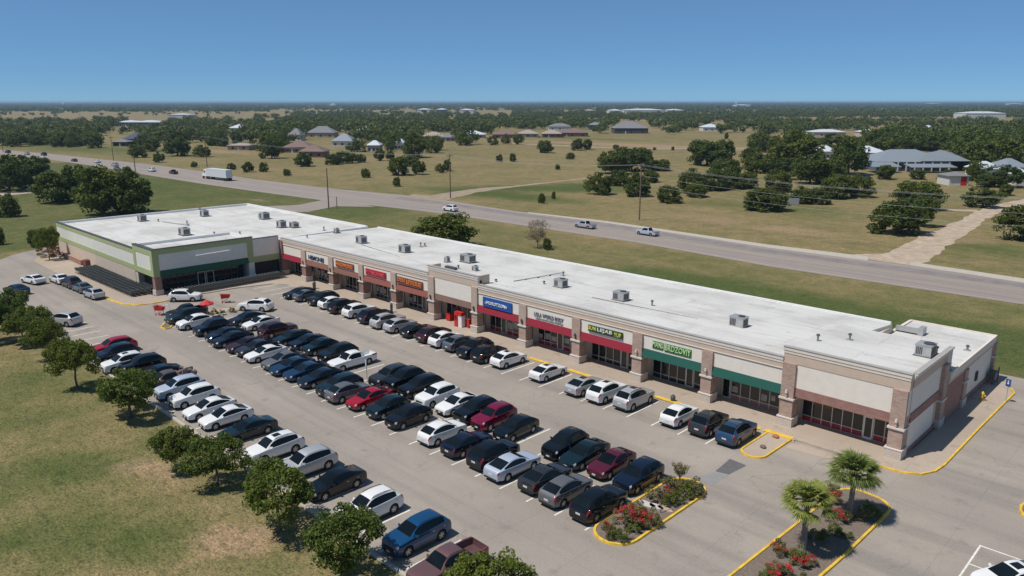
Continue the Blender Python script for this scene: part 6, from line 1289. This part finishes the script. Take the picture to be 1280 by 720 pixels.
HS = [('house', 167, 182, 24, 14, 4.5, 4, BLUER, 'dark', 'dark house with a dark blue roof beyond the highway'), ('shed', 150, 183, 18, 10, 3.0, 1.5, GREYR, 'dark', 'grey roofed lean-to beside the dark blue roofed house'), ('shed', 298, 188, 27, 12, 3.0, 1.2, TANR, 'tan', 'long low tan shed above the semi truck'), ('house', 296, 165, 18, 14, 4, 3, WHITER, 'white', 'small white roofed house in the left tree belt'),
      ('house', 371, 191, 34, 16, 3.2, 3.4, BROWNR, 'brick', 'red-brown roofed house, left of two joined roofs'), ('house', 389, 197, 30, 14, 3.2, 3.0, BROWNR, 'brick', 'red-brown roofed house, nearer of two joined roofs'), ('house', 401, 172, 34, 16, 4, 5, GREYR, 'tan', 'grey gabled house in the tree row'), ('house', 368, 176, 16, 14, 4, 5, GREYR, 'white', 'narrow grey gabled house behind red-brown roofs'), ('house', 428, 183, 26, 16, 3.5, 4.5, METALR, 'white', 'pale metal roofed house right of the grey gabled one'), ('house', 345, 178, 12, 10, 3, 2, WHITER, 'white', 'tiny white roofed house left of the grey gabled ones'),
      ('house', 455, 168, 17, 14, 4, 3, WHITER, 'tan', 'small white roofed house deep in the middle belt'), ('house', 467, 190, 15, 10, 4, 2.5, WHITER, 'tan', 'small pale gabled cottage left of big dark tree'), ('house', 499, 187, 11, 10, 4, 2.5, WHITER, 'white', 'small pale cottage half hidden behind big dark tree'), ('house', 541, 176, 28, 16, 3.5, 3, TANR, 'tan', 'tan roofed house left of the pale low roofs'), ('house', 560, 177, 18, 14, 3.2, 2.4, GREYR, 'tan', 'grey low house touching the tan roofed house'), ('house', 591, 173, 30, 16, 3.2, 2.6, WHITER, 'tan', 'pale low roofed house in the mid distance row'),
      ('house', 632, 173, 32, 18, 3.2, 3.4, BROWNR, 'brick', 'long brown roofed house, left one of brown row'), ('house', 660, 172, 26, 16, 3.2, 2.8, TANR, 'tan', 'tan roofed house beside the long brown house'), ('house', 690, 172, 24, 16, 3.2, 3, TANR, 'brick', 'pale roofed brick house in the brown row'), ('house', 715, 171, 40, 18, 3.4, 3, BROWNR, 'brick', 'widest brown roofed house of the row'), ('house', 700, 163, 28, 16, 4, 3, GREYR, 'white', 'grey roofed house behind the brown row'), ('house', 748, 162, 22, 16, 5, 3, METALR, 'blue', 'blue-white roofed house left of the big grey roof'), ('house', 789, 167, 42, 26, 5, 6, GREYR, 'dark', 'big grey hip roofed house at the field edge'), ('house', 890, 164, 22, 18, 4, 3, WHITER, 'white', 'white roofed house alone left of the right wood'),
      ('barn', 1037, 171, 40, 18, 4, 2, WHITER, 'pink', 'long pale barn row in the clearing, left of two'), ('barn', 1088, 171, 20, 16, 4, 2, WHITER, 'pink', 'pale barn with white roof in the clearing, right of two'), ('barn', 1132, 168, 24, 16, 4, 2.5, GREYR, 'dark', 'dark low barn above the wood'), ('barn', 1163, 166, 14, 14, 4, 3, WHITER, 'white', 'small white barn above the wood'),
      ('house', 1034, 199, 20, 12, 4, 3, WHITER, 'white', 'white roofed cottage left of the metal roofed house'), ('house', 1090, 201, 36, 16, 4, 3, WHITER, 'tan', 'white roofed house right behind the metal roofed house'),
      ('shed', 1237, 222, 26, 10, 3.5, 2.5, WHITER, 'white', 'light roofed shed right of the red door shed'), ('house', 1272, 222, 24, 14, 4, 3, METALR, 'white', 'pale metal roofed house at the right edge, upper'), ('shed', 1278, 232, 14, 10, 4, 2, WHITER, 'white', 'white shed at the right edge, lower'),
      ('warehouse', 1232, 148, 50, 40, 9, 3, WHITER, 'white', 'white warehouse above the wood near the right edge'), ('warehouse', 182, 158, 36, 30, 5, 2, WHITER, 'blue', 'long white roofed warehouse in the left belt, right half'), ('warehouse', 157, 158, 26, 30, 5, 2, WHITER, 'blue', 'long white roofed warehouse in the left belt, left half'), ('warehouse', 224, 147.5, 26, 30, 6, 2, WHITER, 'white', 'pale flat warehouse at the far left tan field'),
      ('warehouse', 529, 142, 16, 60, 10, 3, WHITER, 'white', 'bright white warehouse far off, leftmost of the middle row'), ('warehouse', 551, 142, 12, 60, 10, 3, WHITER, 'blue', 'white roofed warehouse far off, second of middle row'), ('warehouse', 583, 142, 18, 60, 9, 3, WHITER, 'white', 'white warehouse far off, right end of middle row'), ('warehouse', 806, 144, 52, 60, 11, 3, WHITER, 'white', 'very long white warehouse left below the water tower'), ('warehouse', 845, 142.5, 20, 60, 9, 3, WHITER, 'white', 'short white warehouse beside the very long one'), ('warehouse', 770, 143, 16, 60, 9, 3, WHITER, 'white', 'small white warehouse left of the very long one'), ('warehouse', 738, 143, 12, 60, 9, 3, TANR, 'white', 'tiny tan roofed warehouse farthest left of that row'), ('warehouse', 415, 134, 6, 60, 16, 4, WHITER, 'white', 'tiny white barn near the horizon above the house row'), ('warehouse', 930, 134.5, 18, 80, 14, 3, WHITER, 'white', 'white warehouse near the horizon beside the water tower'), ('warehouse', 1170, 131.5, 12, 90, 16, 4, WHITER, 'white', 'white speck of a warehouse near the right horizon'), ('warehouse', 1272, 132, 14, 90, 16, 4, WHITER, 'white', 'white warehouse near the horizon at the right edge')]
for (nm, px, py, wp, dep, hw, hr, rm, wm, lab) in HS: house(nm, px, py, wp, dep, hw, hr, rm, wm, lab, cat={'house': 'house', 'shed': 'shed', 'barn': 'barn', 'warehouse': 'warehouse'}[nm], windows=3 if nm == 'house' else 2)
# the big metal roofed house with porch wings, and the shed with a red door
hb = house('house', 1140, 214, 88, 20, 4.0, 4.6, METALR, 'blue', 'large pale metal roofed house with white posts and low front wings', windows=7)
m = MB(); m.add([(-21, -9, 2.6), (-9, -9, 2.6), (-9, 0, 3.9), (-21, 0, 3.9), (-21, -9, 2.4), (-9, -9, 2.4), (-9, 0, 3.7), (-21, 0, 3.7)], [(0, 1, 2, 3), (0, 4, 5, 1), (1, 5, 6, 2), (3, 7, 4, 0)]); m.build('wing_roof', METALR, hb)
m = MB(); m.add([(-5, -9, 2.4), (14, -9, 2.4), (14, -2, 3.3), (-5, -2, 3.3), (-5, -9, 2.2), (14, -9, 2.2), (14, -2, 3.1), (-5, -2, 3.1)], [(0, 1, 2, 3), (0, 4, 5, 1), (1, 5, 6, 2), (3, 7, 4, 0)]); m.build('wing_roof', METALR, hb)
m = MB(); m.add([(6, 2, 7.4), (13, 4, 8.6), (22, 10, 7.2), (24, -1, 4.3), (2, -1, 4.3)], [(0, 4, 3, 1), (1, 3, 2)]); m.build('roof_gable', METALR, hb)
m = MB()
for k in range(9): m.box(-14 + k * 3.6, -13.6 + k * 3.6, -1.0, -0.6, 0, 3.9)
m.build('porch_posts', WALLC['white'], hb)
hb2 = house('shed', 1198, 232, 24, 8, 3.4, 1.0, GREYR, 'white', 'white shed with one tall red door facing the field', 'shed', windows=0); m = MB(); m.box(0.6, 2.6, -0.12, -0.01, 0.1, 3.2); m.build('door', REDP, hb2)
x, y = at(991, 256); o = thing('gate_panel', 'pale grey gate panel between two hedge bushes', 'gate', (x, y, 0), R(40)); m = MB(); m.box(-1.6, 1.6, -0.05, 0.05, 0.1, 1.9); m.build('board_panel', plain('pale boards', (0.35, 0.36, 0.36), 0.8, world=False), o); m = MB(); m.tube((-1.7, 0, 0), (-1.7, 0, 2.1), 0.1); m.tube((1.7, 0, 0), (1.7, 0, 2.1), 0.1); m.build('gate_posts', WOOD, o)
x, y = at(1079, 224); put_car('suv', 'bright blue', x, y, R(130), 'blue SUV parked beside the metal roofed house', 'vehicles by the far house')
# water towers
for px, py, r_, h_, lab in [(920, 131.5, 9.0, 15.5, 'white water tower dome above the right horizon'), (79, 132.0, 8.0, 15, 'white water tower dome above the left horizon')]:
    x, y = at(px, py); o = thing('water_tower', lab, 'water tower', (x, y, 0)); bm = bmesh.new(); bmesh.ops.create_uvsphere(bm, u_segments=20, v_segments=12, radius=r_)
    for v in bm.verts: v.co.z = v.co.z * 0.85 + h_ + r_ * 0.3
    me = bpy.data.meshes.new('tank'); bm.to_mesh(me); bm.free(); me.materials.append(WHITEP); t = bpy.data.objects.new('tank', me); COL.objects.link(t); t.parent = o
    m = MB(); m.tube((0, 0, 0), (0, 0, h_), 3.0, 2.2, 12); m.build('pedestal', WHITEP, o)

# remove the prototypes (their copies keep the meshes)
def kill(o):
    for k in kids(o): kill(k)
    bpy.data.objects.remove(o)
for p in PROTOS: kill(p)

# ================================================================ HAZE
m = MB(); m.box(-75000, 75000, -6000, 75000, -1.0, 33.0); hz = m.build('haze', None or bpy.data.materials.new('haze'))
hm = hz.data.materials[0]; hm.use_nodes = True; t = hm.node_tree; t.nodes.remove(t.nodes['Principled BSDF'])
pv = t.nodes.new('ShaderNodeVolumePrincipled'); pv.inputs['Color'].default_value = (0.55, 0.78, 1.0, 1); pv.inputs['Density'].default_value = 0.0001; pv.inputs['Anisotropy'].default_value = 0.2
t.links.new(pv.outputs[0], t.nodes['Material Output'].inputs['Volume']); tag(hz, 'thin blue haze over the far plain', 'haze', kind='stuff')
bpy.context.view_layer.update()
